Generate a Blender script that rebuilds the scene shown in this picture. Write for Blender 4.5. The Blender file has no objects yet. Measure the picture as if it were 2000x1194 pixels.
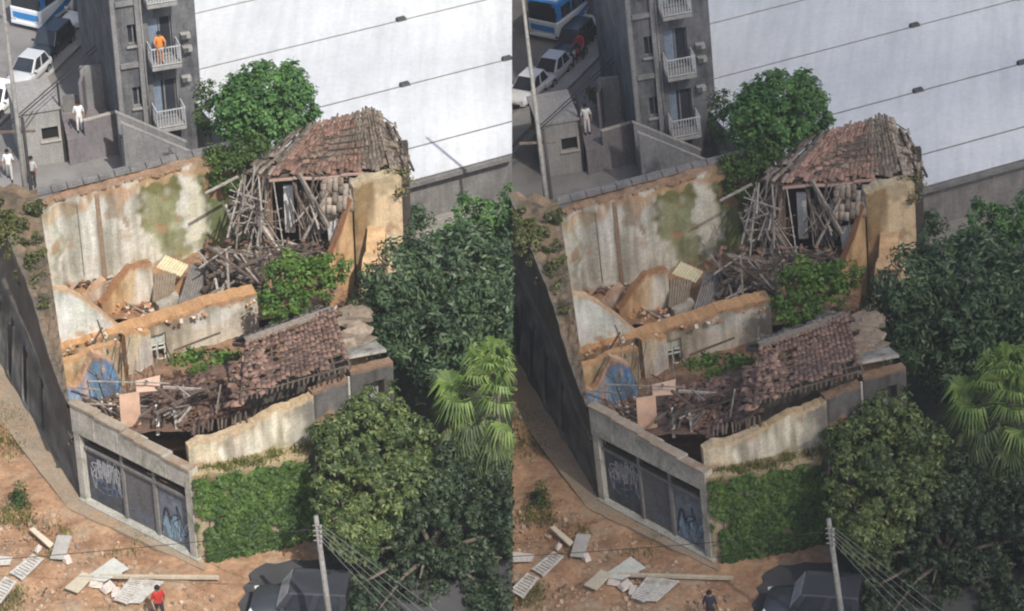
import bpy, bmesh, math, random
import numpy as np
from mathutils import Vector, Matrix, noise
R = math.radians
random.seed(7); rng = np.random.default_rng(7)
scene = bpy.context.scene
col = scene.collection

# ------------------------------------------------------------ camera, sky, sun, exposure
F = 5000.0; W = 2000.0; HH = 1194.0; CZ = 62.0; PITCH = R(33)
CAM = Vector((0, 0, CZ))
cd = bpy.data.cameras.new('camera'); cam = bpy.data.objects.new('camera', cd); col.objects.link(cam)
cam.location = CAM; cam.rotation_euler = (math.pi / 2 - PITCH, 0, 0)
cd.sensor_width = 36.0; cd.lens = 36.0 * F / W; cd.clip_end = 3000
scene.camera = cam
SUN_EL = R(50); SAZ = Vector((.47, -.883)).normalized()
SUN = Vector((SAZ.x * math.cos(SUN_EL), SAZ.y * math.cos(SUN_EL), math.sin(SUN_EL)))
world = bpy.data.worlds.new('World'); scene.world = world; world.use_nodes = True
wn = world.node_tree; sky = wn.nodes.new('ShaderNodeTexSky'); sky.sky_type = 'NISHITA'; sky.sun_disc = False
sky.dust_density = 3.0; sky.sun_elevation = SUN_EL; sky.sun_rotation = math.atan2(SUN.x, SUN.y)
wn.links.new(sky.outputs[0], wn.nodes['Background'].inputs[0]); wn.nodes['Background'].inputs[1].default_value = 0.13
sd = bpy.data.lights.new('sun', 'SUN'); sd.energy = 4.2; sd.angle = R(0.6); sd.color = (1, .955, .88)
so = bpy.data.objects.new('sun', sd); col.objects.link(so); so.rotation_euler = SUN.to_track_quat('Z', 'Y').to_euler()
scene.view_settings.view_transform = 'Standard'; scene.view_settings.look = 'None'
scene.view_settings.exposure = 0.30; scene.view_settings.gamma = 1.0
scene.cycles.filter_width = 2.1

# ------------------------------------------------------------ pixel helpers (photo 2000 x 1194) and the second place
CM = Matrix.Translation(CAM) @ Matrix.Rotation(math.pi / 2 - PITCH, 4, 'X')
ALPHA = math.atan(500 / F) + math.atan(503 / F)
M2 = CM @ Matrix.Rotation(-ALPHA, 4, 'Y') @ Matrix.Rotation(-.0022, 4, 'X') @ Matrix.Translation(Vector((-.1, 0, -1)).normalized() * 1.6) @ CM.inverted()
M2I = M2.inverted()
def ray(x, y): return CM.to_3x3() @ Vector(((x - 1000) / F, -(y - 597) / F, -1))
def P(x, y, z=0.0):
    v = ray(x, y); return CAM + v * ((z - CZ) / v.z)
def PY(x, y, Y):
    v = ray(x, y); return CAM + v * (Y / v.y)
def PR(x, y, z=0.0):
    o = M2I @ CAM; v = M2I.to_3x3() @ ray(x, y); return o + v * ((z - o.z) / v.z)
def V(*a): return Vector(a)

# ------------------------------------------------------------ materials
MATS = {}
def nz(nt, scale, detail=4, vec=None, rough=.6):
    n = nt.nodes.new('ShaderNodeTexNoise'); n.inputs['Scale'].default_value = scale; n.inputs['Detail'].default_value = detail
    n.inputs['Roughness'].default_value = rough
    if vec is not None: nt.links.new(vec, n.inputs['Vector'])
    return n.outputs['Fac']
def ramp(nt, fac, stops):
    r = nt.nodes.new('ShaderNodeValToRGB'); e = r.color_ramp.elements
    while len(e) < len(stops): e.new(.5)
    for i, (p, c) in enumerate(stops):
        e[i].position = p; e[i].color = (*c, 1) if len(c) == 3 else c
    nt.links.new(fac, r.inputs[0]); return r.outputs[0]
def mixc(nt, a, b, fac, mode='MIX'):
    m = nt.nodes.new('ShaderNodeMix'); m.data_type = 'RGBA'; m.blend_type = mode
    for s, i in ((fac, 0), (a, 6), (b, 7)):
        if hasattr(s, 'is_linked'): nt.links.new(s, m.inputs[i])
        elif isinstance(s, (int, float)): m.inputs[i].default_value = s
        else: m.inputs[i].default_value = (*s, 1)
    return m.outputs[2]
def mat(name, c1, c2=None, scale=2.0, rough=.85, bump=.3, bscale=30, metal=0, rand=0, attr=False, streak=0, dirt=None, dscale=.7, spec=.3, coat=0, fine=.35):
    if name in MATS: return MATS[name]
    m = bpy.data.materials.new(name); m.use_nodes = True; nt = m.node_tree; b = nt.nodes['Principled BSDF']
    tc = nt.nodes.new('ShaderNodeTexCoord').outputs['Object']
    if attr:
        a = nt.nodes.new('ShaderNodeAttribute'); a.attribute_name = 'Col'; c = a.outputs['Color']
    else:
        c = ramp(nt, nz(nt, scale, 5, tc), [(.32, c1), (.68, c2 or c1)])
    if dirt: c = mixc(nt, c, dirt, ramp(nt, nz(nt, dscale, 6, tc, .7), [(.5, (0, 0, 0)), (.66, (1, 1, 1))]))
    if streak:
        mp = nt.nodes.new('ShaderNodeMapping'); mp.inputs['Scale'].default_value = (2.6, 2.6, .3); nt.links.new(tc, mp.inputs[0])
        c = mixc(nt, c, ramp(nt, nz(nt, 1.6, 6, mp.outputs[0], .7), [(.30, (.38, .35, .29)), (.55, (1, 1, 1))]), streak, 'MULTIPLY')
    if rand:
        oi = nt.nodes.new('ShaderNodeObjectInfo').outputs['Random']
        lo, hi = 1 - rand, 1 + rand
        c = mixc(nt, c, ramp(nt, oi, [(0, (lo, lo * .97, lo * .93)), (1, (hi, hi, hi * 1.02))]), 1.0, 'MULTIPLY')
    g = 1 - fine
    c = mixc(nt, c, ramp(nt, nz(nt, bscale * .6, 4, tc, .7), [(.25, (g, g, g)), (.7, (1.12, 1.12, 1.12))]), 1.0, 'MULTIPLY')
    nt.links.new(c, b.inputs['Base Color'])
    b.inputs['Roughness'].default_value = rough; b.inputs['Metallic'].default_value = metal
    b.inputs['Specular IOR Level'].default_value = spec; b.inputs['Coat Weight'].default_value = coat
    if bump:
        bp = nt.nodes.new('ShaderNodeBump'); bp.inputs['Strength'].default_value = bump; bp.inputs['Distance'].default_value = .05
        nt.links.new(nz(nt, bscale, 5, tc, .65), bp.inputs['Height']); nt.links.new(bp.outputs[0], b.inputs['Normal'])
    MATS[name] = m; return m
def island(m0, name, lo=.62, hi=1.38):
    m = m0.copy(); m.name = name; nt = m.node_tree; b = nt.nodes['Principled BSDF']; src = b.inputs['Base Color'].links[0].from_socket
    g = nt.nodes.new('ShaderNodeNewGeometry').outputs['Random Per Island']
    nt.links.new(mixc(nt, src, ramp(nt, g, [(0, (lo, lo * .97, lo * .93)), (1, (hi, hi, hi))]), 1.0, 'MULTIPLY'), b.inputs['Base Color']); return m
def leafmat(name, cols, trans=.3, rough=.55):
    if name in MATS: return MATS[name]
    m = bpy.data.materials.new(name); m.use_nodes = True; nt = m.node_tree; b = nt.nodes['Principled BSDF']
    g = nt.nodes.new('ShaderNodeNewGeometry').outputs['Random Per Island']
    tc = nt.nodes.new('ShaderNodeTexCoord').outputs['Object']
    c = ramp(nt, g, [(i / (len(cols) - 1), k) for i, k in enumerate(cols)])
    c = mixc(nt, c, ramp(nt, nz(nt, .9, 3, tc), [(.3, (.5, .56, .52)), (.7, (1.45, 1.35, 1.0))]), 1.0, 'MULTIPLY')
    nt.links.new(c, b.inputs['Base Color']); b.inputs['Roughness'].default_value = rough; b.inputs['Specular IOR Level'].default_value = .35
    t = nt.nodes.new('ShaderNodeBsdfTranslucent'); nt.links.new(c, t.inputs[0])
    mx = nt.nodes.new('ShaderNodeMixShader'); mx.inputs[0].default_value = trans
    nt.links.new(b.outputs[0], mx.inputs[1]); nt.links.new(t.outputs[0], mx.inputs[2]); nt.links.new(mx.outputs[0], nt.nodes['Material Output'].inputs[0])
    MATS[name] = m; return m

PLASTER = mat('plaster_weathered', (1, 1, 1), attr=True, rough=.95, bump=.5, bscale=16, streak=.38, fine=.3)
TILE = mat('clay_tile', (.145, .083, .06), (.235, .142, .106), 9, .9, .4, 40, rand=.34, dirt=(.15, .125, .10), dscale=5)
TILEOLD = mat('clay_tile_lichen', (.17, .15, .12), (.26, .20, .16), 7, .9, .4, 40, rand=.3, dirt=(.12, .125, .10), dscale=5)
TILE_J = island(TILE, 'clay_tile_mixed'); TILEOLD_J = island(TILEOLD, 'clay_tile_lichen_mixed')
WOOD = mat('old_timber', (.18, .155, .13), (.36, .325, .285), 6, .9, .4, 30, rand=.45)
WOODDK = mat('dark_timber', (.07, .055, .045), (.15, .115, .09), 6, .9, .4, 30, rand=.35)
SOIL = mat('rubble_soil', (.30, .165, .085), (.43, .255, .14), 1.6, .98, .9, 14, dirt=(.19, .135, .10), dscale=1.3)
INSHADE = mat('interior_shade', (.055, .047, .04), (.10, .085, .07), 2, .95, .5, 20)  # dark brown puts the shade of the inner rooms into the colour
DIRT = mat('bare_red_soil', (.27, .145, .08), (.46, .29, .175), .9, .98, 1.0, 7, dirt=(.34, .28, .20), dscale=.4, fine=.45)
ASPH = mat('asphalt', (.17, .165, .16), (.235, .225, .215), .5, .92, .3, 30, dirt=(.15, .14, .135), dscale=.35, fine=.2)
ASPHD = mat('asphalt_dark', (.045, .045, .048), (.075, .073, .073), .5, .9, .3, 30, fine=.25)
PAVE = mat('pavement_concrete', (.25, .195, .14), (.35, .28, .205), .8, .95, .6, 14, dirt=(.36, .235, .14), dscale=.9)
CONC = mat('weathered_concrete', (.36, .345, .31), (.50, .48, .43), 1.3, .93, .5, 16, streak=.45, dirt=(.24, .25, .19), dscale=1.0)
CONCD = mat('grey_concrete', (.15, .145, .14), (.23, .22, .21), 1.3, .93, .4, 16, streak=.4)
YARD = mat('yard_ground', (.20, .185, .17), (.28, .26, .235), .45, .95, .4, 16, dirt=(.16, .165, .12), dscale=.4)
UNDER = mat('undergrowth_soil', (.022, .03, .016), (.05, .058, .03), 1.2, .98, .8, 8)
WHITEROOF = mat('white_metal_roof', (.505, .515, .525), (.55, .556, .56), .12, .5, .05, 6, fine=.05, spec=.4)
nt = WHITEROOF.node_tree; b_ = nt.nodes['Principled BSDF']; tc_ = nt.nodes.new('ShaderNodeTexCoord').outputs['Object']; mp_ = nt.nodes.new('ShaderNodeMapping'); mp_.inputs['Rotation'].default_value = (0, 0, R(-22)); mp_.inputs['Scale'].default_value = (2.2, .16, 1); nt.links.new(tc_, mp_.inputs[0])
src_ = b_.inputs['Base Color'].links[0].from_socket
nt.links.new(mixc(nt, mixc(nt, src_, ramp(nt, nz(nt, 1.0, 5, mp_.outputs[0], .65), [(.25, (.86, .86, .85)), (.6, (1.03, 1.03, 1.03))]), 1.0, 'MULTIPLY'), ramp(nt, nz(nt, .12, 4, tc_), [(.35, (.88, .89, .91)), (.65, (1.04, 1.04, 1.03))]), 1.0, 'MULTIPLY'), b_.inputs['Base Color'])
SEAM = mat('dark_seam', (.06, .06, .062), (.09, .09, .09), 3, .8, 0, 10)
METDOOR = mat('grey_blue_metal', (.05, .058, .072), (.085, .094, .11), 1.5, .6, .15, 12, dirt=(.12, .12, .125), dscale=1.6, streak=.4)
METGREY = mat('grey_metal', (.11, .11, .118), (.15, .15, .157), 1.2, .6, .1, 12, streak=.35)
METPALE = mat('pale_blue_metal', (.12, .145, .175), (.20, .235, .27), 1.6, .6, .15, 12, dirt=(.10, .11, .13), dscale=1.4, streak=.4)
IRON = mat('black_iron', (.02, .02, .022), (.04, .038, .036), 5, .7, .2, 20)
WHITEP = mat('white_paint_worn', (.62, .62, .60), (.74, .74, .72), 3, .7, .15, 25)
BLDG = mat('dark_grey_render', (.095, .10, .112), (.19, .19, .195), .8, .93, .4, 12, streak=.8, dirt=(.065, .07, .078), dscale=.6)
BLDG2 = mat('mid_grey_render', (.19, .19, .195), (.26, .255, .25), .8, .93, .3, 14, streak=.45)
PURP = mat('mauve_grey_render', (.17, .155, .165), (.23, .21, .215), .8, .93, .3, 14, streak=.4)
PALE = mat('pale_grey_render', (.27, .262, .25), (.35, .34, .325), .6, .93, .3, 14, streak=.35)
GLASSD = mat('dark_glass', (.02, .024, .03), (.035, .04, .05), 2, .12, 0, 10, spec=.6, fine=0)
VOID = mat('dark_interior', (.012, .011, .011), (.02, .018, .017), 2, .95, 0, 10)
RUBBER = mat('tyre_rubber', (.015, .015, .016), None, 5, .85, 0, 20)
CHROME = mat('wheel_rim', (.45, .45, .46), None, 5, .35, 0, 20, metal=.8)
LAMP = mat('headlight_lens', (.7, .7, .68), None, 5, .15, 0, 20, spec=.6)
TAN = mat('tan_render', (.34, .31, .27), (.42, .39, .345), 2, .9, .2, 16)
BARK = mat('bark', (.10, .085, .065), (.18, .15, .12), 5, .95, .7, 18)
GRASS = leafmat('grass_blades', [(.075, .10, .03), (.13, .15, .045), (.21, .21, .08)], .3)
POLE = mat('pole_concrete', (.20, .19, .18), (.30, .29, .275), 3, .9, .3, 20, streak=.3)

# ------------------------------------------------------------ mesh builder
class MB:
    def __init__(s): s.v = []; s.f = []
    def add(s, vs, fs):
        o = len(s.v); s.v += [tuple(v) for v in vs]; s.f += [tuple(i + o for i in f) for f in fs]; return s
    def box(s, c, size, rot=None, taper=1.0):
        hx, hy, hz = size[0] / 2, size[1] / 2, size[2] / 2
        vs = []
        for z in (-1, 1):
            k = 1 if z < 0 else taper
            for x, y in ((-1, -1), (1, -1), (1, 1), (-1, 1)): vs.append(Vector((x * hx * k, y * hy * k, z * hz)))
        if rot is not None: vs = [rot @ v for v in vs]
        c = Vector(c)
        return s.add([c + v for v in vs], [(3, 2, 1, 0), (4, 5, 6, 7), (0, 1, 5, 4), (1, 2, 6, 5), (2, 3, 7, 6), (3, 0, 4, 7)])
    def bar(s, a, b, w, h=None, up=Vector((0, 0, 1))):
        a, b = Vector(a), Vector(b); d = b - a; L = d.length; h = h or w
        if L < 1e-5: return s
        d.normalize(); x = d.cross(up)
        if x.length < 1e-3: x = d.cross(Vector((1, 0, 0)))
        x.normalize(); y = x.cross(d)
        rot = Matrix((x, d, y)).transposed()
        return s.box((a + b) / 2, (w, L, h), rot)
    def tube(s, pts, r, n=6):
        pts = [Vector(p) for p in pts]; rs = r if isinstance(r, (list, tuple)) else [r] * len(pts); o = len(s.v)
        for i, p in enumerate(pts):
            d = (pts[min(i + 1, len(pts) - 1)] - pts[max(i - 1, 0)]).normalized()
            x = d.cross(Vector((.13, .27, 1))).normalized(); y = d.cross(x)
            for k in range(n):
                a = 2 * math.pi * k / n; s.v.append(tuple(p + (x * math.cos(a) + y * math.sin(a)) * rs[i]))
        for i in range(len(pts) - 1):
            for k in range(n): s.f.append((o + i * n + k, o + i * n + (k + 1) % n, o + (i + 1) * n + (k + 1) % n, o + (i + 1) * n + k))
        s.f.append(tuple(o + k for k in range(n - 1, -1, -1))); s.f.append(tuple(o + (len(pts) - 1) * n + k for k in range(n)))
        return s
    def prism(s, poly, z0, z1):
        n = len(poly)
        vs = [(p[0], p[1], z0) for p in poly] + [(p[0], p[1], z1) for p in poly]
        return s.add(vs, [tuple(range(n - 1, -1, -1)), tuple(range(n, 2 * n))] + [(i, (i + 1) % n, n + (i + 1) % n, n + i) for i in range(n)])
    def slab(s, quad, th):   # a quad (or polygon) with thickness along its own normal
        q = [Vector(p) for p in quad]; nrm = (q[1] - q[0]).cross(q[2] - q[0]).normalized() * th; n = len(q)
        return s.add(q + [p + nrm for p in q], [tuple(range(n - 1, -1, -1)), tuple(range(n, 2 * n))] + [(i, (i + 1) % n, n + (i + 1) % n, n + i) for i in range(n)])
    def build(s, name, m, parent=None, smooth=False, origin=None, bevel=0, subsurf=0):
        me = bpy.data.meshes.new(name); me.from_pydata(s.v, [], s.f); me.update()
        if m: me.materials.append(m)
        o = bpy.data.objects.new(name, me); col.objects.link(o)
        if smooth: me.polygons.foreach_set('use_smooth', [True] * len(me.polygons))
        if parent is not None: o.parent = parent
        if bevel:
            b = o.modifiers.new('bevel', 'BEVEL'); b.width = bevel; b.segments = 2; b.limit_method = 'ANGLE'
        if subsurf:
            b = o.modifiers.new('sub', 'SUBSURF'); b.levels = subsurf; b.render_levels = subsurf
        return o
SIDE = {}      # object name -> 'L' or 'R' when it stands in one of the two places only
def tag(o, label=None, cat=None, group=None, kind=None, side=None):
    if label: o['label'] = label
    if cat: o['category'] = cat
    if group: o['group'] = group
    if kind: o['kind'] = kind
    if side: SIDE[o.name] = side
    return o
def empty(name, loc, rz=0.0, label=None, cat=None, group=None, side=None):
    o = bpy.data.objects.new(name, None); col.objects.link(o); o.location = loc; o.rotation_euler = (0, 0, rz); o.empty_display_size = .3
    return tag(o, label, cat, group, None, side)
def recentre(o):  # put a single mesh's origin at its base
    me = o.data; n = len(me.vertices); a = np.empty(n * 3); me.vertices.foreach_get('co', a); a = a.reshape(-1, 3)
    c = np.array([a[:, 0].mean(), a[:, 1].mean(), a[:, 2].min()]); a -= c; me.vertices.foreach_set('co', a.ravel()); me.update(); o.location = c; return o
def struct(o, tone=None): o['kind'] = 'structure'; return o

# ------------------------------------------------------------ painted ruin walls (real thickness, broken profile, stains as vertex colour)
OR = (.46, .255, .115); ORD = (.33, .17, .085); CRM = (.60, .525, .39); WHT = (.66, .655, .61); GRN = (.13, .15, .055); GRND = (.075, .095, .04)
BRN = (.23, .15, .10); GRY = (.33, .32, .29); PEACH = (.62, .43, .25)
def pw(prof, u):
    for (a, za), (b, zb) in zip(prof, prof[1:]):
        if u <= b: return za + (zb - za) * (u - a) / max(b - a, 1e-6)
    return prof[-1][1]
def wall(name, A, B, zb, prof, th, base, blobs, parent, brk=OR, jag=.1, holes=(), cell=.1, lean=0.0, bump=.02, seed=0, mould=1.0):
    A, B = Vector((*A[:2], 0)), Vector((*B[:2], 0)); L = (B - A).length; d = (B - A) / L; nb = Vector((-d.y, d.x, 0))
    nu = max(4, int(L / cell)); zt = max(z for _, z in prof); nv = max(3, int((zt - zb) / cell))
    me_v = []; cols = []; faces = []
    def top(u):
        return pw(prof, u) + jag * (noise.noise(Vector((u * L * 1.7, seed * 3.1, 1.3))) + .6 * noise.noise(Vector((u * L * 5.1, seed * 3.1, 7.3))))
    def paint(u, v, z, tp):
        w = Vector((u * L * .9, z * .9, seed)); wu = noise.noise(w) * .05 + noise.noise(w * 3.3) * .03; wv = noise.noise(w + Vector((9, 4, 2))) * .08 + noise.noise(w * 3.1 + Vector((3, 3, 3))) * .05
        c = Vector(base)
        for (bu, bv, ru, rv, cc, st) in blobs:
            k = ((u + wu - bu) / ru) ** 2 + ((v + wv - bv) / rv) ** 2
            k = max(0.0, min(1.0, (1.25 - k) / .6)) * st
            k *= .85 + .5 * noise.noise(w * 2.3 + Vector((bu * 9, bv * 7, 1)))
            c = c.lerp(Vector(cc), max(0, min(1, k)))
        m1 = noise.noise(Vector((u * L * 1.5, z * .22, seed + 20.3))) + .55 * noise.noise(Vector((u * L * 4.3, z * .5, seed + 31.1)))
        k = max(0.0, min(.8, (m1 - .02 + .3 * math.exp(-1.2 * max(tp - z, 0))) * 1.7)) * mould
        c = c.lerp(Vector((c.x * .42, c.y * .41, c.z * .35)), k)
        m2 = noise.noise(Vector((u * L * .75, z * .95, seed + 50.7))) + .45 * noise.noise(Vector((u * L * 2.9, z * 3.1, seed + 3.7)))
        c = c.lerp(Vector((.36, .22, .125)), max(0.0, min(.75, (m2 - .40) * 5)) * mould)
        e = (tp - z) + .12 * noise.noise(w * 4)
        if e < .13: c = c.lerp(Vector(brk), .8)
        t = 1 + .16 * noise.noise(w * 1.7 + Vector((5, 5, 5))) + .1 * noise.noise(w * 6)
        return c * t
    N = nv + 1
    for side in (0, 1):
        for i in range(nu + 1):
            u = i / nu; tp = top(u)
            for j in range(N):
                v = j / nv; z = zb + (tp - zb) * v
                p = A + d * (u * L) + nb * (th * side + lean * v); p.z = z
                p += nb * (bump * noise.noise(Vector((u * L * 2, z * 2, side * 9 + seed))))
                me_v.append(p); cols.append(paint(u, v, z, tp) if side == 0 else Vector(base) * .8)
    off = (nu + 1) * N
    keep = {}
    for i in range(nu):
        for j in range(nv):
            u = (i + .5) / nu; v = (j + .5) / nv
            keep[i, j] = not any(a < u < b and c < v < e for a, b, c, e in holes)
    idx = lambda i, j, s: s * off + i * N + j
    ec = []
    for (i, j), k in keep.items():
        if not k: continue
        faces.append((idx(i, j, 0), idx(i + 1, j, 0), idx(i + 1, j + 1, 0), idx(i, j + 1, 0)))
        faces.append((idx(i, j, 1), idx(i, j + 1, 1), idx(i + 1, j + 1, 1), idx(i + 1, j, 1)))
        for (di, dj), (a, b) in {(-1, 0): ((i, j + 1), (i, j)), (1, 0): ((i + 1, j), (i + 1, j + 1)), (0, -1): ((i, j), (i + 1, j)), (0, 1): ((i + 1, j + 1), (i, j + 1))}.items():
            if not keep.get((i + di, j + dj), False): ec.append((a, b))
    for a, b in ec:
        o = len(me_v)
        for q, s in ((a, 0), (b, 0), (b, 1), (a, 1)):
            p = me_v[idx(*q, s)].copy(); 
            me_v.append(p); cols.append(Vector(brk) * (1 + .3 * noise.noise(p * 2.1) + .2 * noise.noise(p * 7)))
        faces.append((o, o + 3, o + 2, o + 1))
    me = bpy.data.meshes.new(name); me.from_pydata(me_v, [], faces); me.update()
    at = me.color_attributes.new('Col', 'FLOAT_COLOR', 'POINT'); at.data.foreach_set('color', [x for c in cols for x in (max(c.x, .01), max(c.y, .01), max(c.z, .01), 1)])
    me.materials.append(PLASTER); o = bpy.data.objects.new(name, me); col.objects.link(o)
    if parent: o.parent = parent
    return o
def along(A, B, u, z, out=0.0):
    A, B = Vector((*A[:2], 0)), Vector((*B[:2], 0)); d = (B - A).normalized(); p = A.lerp(B, u) + Vector((d.y, -d.x, 0)) * out; p.z = z; return p

# ------------------------------------------------------------ foliage
def leaf_mesh(name, cen, nrm, tang, ln, wd, m, parent=None, fold=.18):
    n = len(cen); tang = tang - nrm * (tang * nrm).sum(1)[:, None]; tang /= np.linalg.norm(tang, axis=1)[:, None] + 1e-9
    sidev = np.cross(nrm, tang); ln = ln[:, None]; wd = wd[:, None]
    v = np.empty((n, 4, 3)); v[:, 0] = cen - tang * ln * .5; v[:, 2] = cen + tang * ln * .5 - nrm * ln * .12
    v[:, 1] = cen + sidev * wd * .5 + nrm * wd * fold; v[:, 3] = cen - sidev * wd * .5 + nrm * wd * fold
    me = bpy.data.meshes.new(name); me.vertices.add(n * 4); me.vertices.foreach_set('co', v.ravel())
    me.loops.add(n * 4); me.loops.foreach_set('vertex_index', np.arange(n * 4)); me.polygons.add(n); me.polygons.foreach_set('loop_start', np.arange(0, n * 4, 4)); me.polygons.foreach_set('loop_total', np.full(n, 4))
    me.update(); me.validate(); me.materials.append(m); o = bpy.data.objects.new(name, me); col.objects.link(o)
    if parent is not None: o.parent = parent
    return o
def unit(a): return a / (np.linalg.norm(a, axis=1)[:, None] + 1e-9)
def crown_pts(lobes, n, gap=.0, gs=.9, inner=.55, seed=0, cr=.3, per=34):
    vol = np.array([l[3] * l[4] * l[5] for l in lobes]) ** .67; vol /= vol.sum(); P_, O_ = [], []
    for l, k in zip(lobes, vol):
        q = max(8, int(n * k)); K = max(5, q // per); d = unit(rng.normal(size=(K, 3))); r = inner + (1 - inner) * rng.random((K, 1)) ** .5
        bumpy = np.array([1 + .28 * noise.noise(Vector(x) * 2.3 + Vector((seed, l[0], l[1]))) for x in d])[:, None]
        cen = np.array(l[:3]) + d * r * bumpy * np.array(l[3:6])
        if gap > 0:
            g = np.array([noise.noise(Vector(x) * gs + Vector((seed * 7, 0, 0))) for x in cen]); ok = g > -1 + gap
            if ok.sum() > 3: cen, d = cen[ok], d[ok]
        i = rng.integers(0, len(cen), q); w = rng.normal(size=(q, 3)) * np.array([1, 1, .75]); w = unit(w) * (rng.random((q, 1)) ** .5)
        rad = cr * (.6 + .8 * rng.random((len(cen), 1)))[i]
        P_.append(cen[i] + w * rad); O_.append(unit(d[i] * .45 + w))
    return np.vstack(P_), np.vstack(O_)
def crown(name, lobes, n, size, m, parent, up=.6, cluster=1, aspect=.5, gap=.0, gs=.9, inner=.55, seed=0, cr=.3, per=34):
    p, o = crown_pts(lobes, n, gap, gs, inner, seed, cr, per); k = len(p)
    nr = unit(o * .7 + np.array([0, 0, up]) + rng.normal(size=(k, 3)) * .5)
    if cluster > 1:
        cen, nn, tt = [], [], []
        x = unit(np.cross(nr, np.array([.3, .2, .9]))); y = np.cross(nr, x)
        ph = rng.random(k) * 6.28
        for c in range(cluster):
            a = ph + c * 2 * math.pi / cluster + rng.normal(size=k) * .25
            t = x * np.cos(a)[:, None] + y * np.sin(a)[:, None]
            cen.append(p + t * size * .5 + rng.normal(size=(k, 3)) * size * .07); nn.append(unit(nr + t * .35)); tt.append(t - nr * .25)
        p, nr, t = np.vstack(cen), np.vstack(nn), np.vstack(tt)
    else:
        t = rng.normal(size=(k, 3)) + o * .4 - np.array([0, 0, .5])
    s = size * (.5 + .95 * rng.random(len(p)))
    return leaf_mesh(name, p, nr, t, s, s * aspect, m, parent)
def trunk(parent, base, lobes, r, name='trunk'):
    m = MB(); b = Vector(base); top = Vector(np.mean([l[:3] for l in lobes], axis=0)); fork = b.lerp(top, .55)
    mid = b.lerp(fork, .5) + Vector((r * .6, -r * .5, 0))
    m.tube([b, mid, fork], [r * 1.25, r, r * .8], 8)
    for l in lobes:
        e = Vector(l[:3]); k = fork.lerp(e, .5) + Vector((random.uniform(-.15, .15), random.uniform(-.15, .15), .15))
        m.tube([fork - Vector((0, 0, .1)), k, e], [r * .62, r * .4, r * .16], 6)
    return m.build(name, BARK, parent, True)
def tree(name, base, lobes, n, size, m, r, label, cat, **kw):
    base = Vector(base); t = empty(name, base, 0, label, cat, kw.pop('group', None), kw.pop('side', None))
    ll = [(l[0] - base.x, l[1] - base.y, l[2] - base.z, *l[3:]) for l in lobes]
    trunk(t, (0, 0, 0), ll, r); crown('crown', ll, n, size, m, t, **kw); return t

# ============================================================ THE SETTING
def sheet(name, pts, z, m, grid=0, amp=0.0, th=0.0):
    poly = [(p[0], p[1]) for p in pts]
    if grid:
        bm = bmesh.new(); xs = [p[0] for p in poly]; ys = [p[1] for p in poly]
        nx = int((max(xs) - min(xs)) / grid) + 1; ny = int((max(ys) - min(ys)) / grid) + 1
        vs = [[bm.verts.new((min(xs) + (max(xs) - min(xs)) * i / nx, min(ys) + (max(ys) - min(ys)) * j / ny, 0)) for j in range(ny + 1)] for i in range(nx + 1)]
        for r_ in vs:
            for v in r_: v.co.z = z + amp * (noise.noise(v.co * .5) + .6 * noise.noise(v.co * 1.4) + .35 * noise.noise(v.co * 3.7))
        for i in range(nx):
            for j in range(ny): bm.faces.new((vs[i][j], vs[i + 1][j], vs[i + 1][j + 1], vs[i][j + 1]))
        me = bpy.data.meshes.new(name); bm.to_mesh(me); bm.free(); me.materials.append(m)
        me.polygons.foreach_set('use_smooth', [True] * len(me.polygons))
        o = bpy.data.objects.new(name, me); col.objects.link(o)
    elif th:
        mb = MB(); mb.prism(poly, z - th, z); o = mb.build(name, m)
    else:
        mb = MB(); mb.add([(x, y, z) for x, y in poly], [tuple(range(len(poly)))]); o = mb.build(name, m)
    return struct(o)
sheet('ground', [(-130, 20), (130, 20), (130, 300), (-130, 300)], -.35, YARD)
sheet('dirt_lot', [(-34, 60), (-7.3, 60), (-7.3, 96), (-34, 96)], .0, DIRT, .22, .15)
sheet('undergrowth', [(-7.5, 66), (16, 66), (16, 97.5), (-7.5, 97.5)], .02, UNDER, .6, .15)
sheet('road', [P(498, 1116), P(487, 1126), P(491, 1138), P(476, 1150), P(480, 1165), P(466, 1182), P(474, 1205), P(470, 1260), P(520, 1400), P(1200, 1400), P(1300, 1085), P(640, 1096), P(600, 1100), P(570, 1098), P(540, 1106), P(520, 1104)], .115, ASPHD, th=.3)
# pavement strip along the facade and the gate
GA = V(-17.15, 81.15, 0); GB = V(-12.1, 77.3, 0); FB = V(-23.9, 94.5, 0)
def off(a, d): return Vector((a.x + d[0], a.y + d[1], 0))
def uneven(pts, n=9, a=.12):
    out_ = []
    for p, q in zip(pts, pts[1:] + pts[:1]):
        for i in range(n): w_ = p.lerp(q, i / n); out_.append(Vector((w_.x + (a * noise.noise(w_ * 1.9) if i else 0), w_.y + (a * noise.noise(w_ * 1.9 + V(7, 7, 7)) if i else 0), 0)))
    return out_
sheet('pavement', uneven([off(FB, (-1.3, 1.2)), off(FB, (.2, 0)), off(GA, (.05, 0)), off(GB, (.1, 0)), off(GB, (.3, -.6)), off(GA, (-.4, -.6)), off(FB, (-1.9, -.5))]), .13, PAVE, th=.25)
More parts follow.
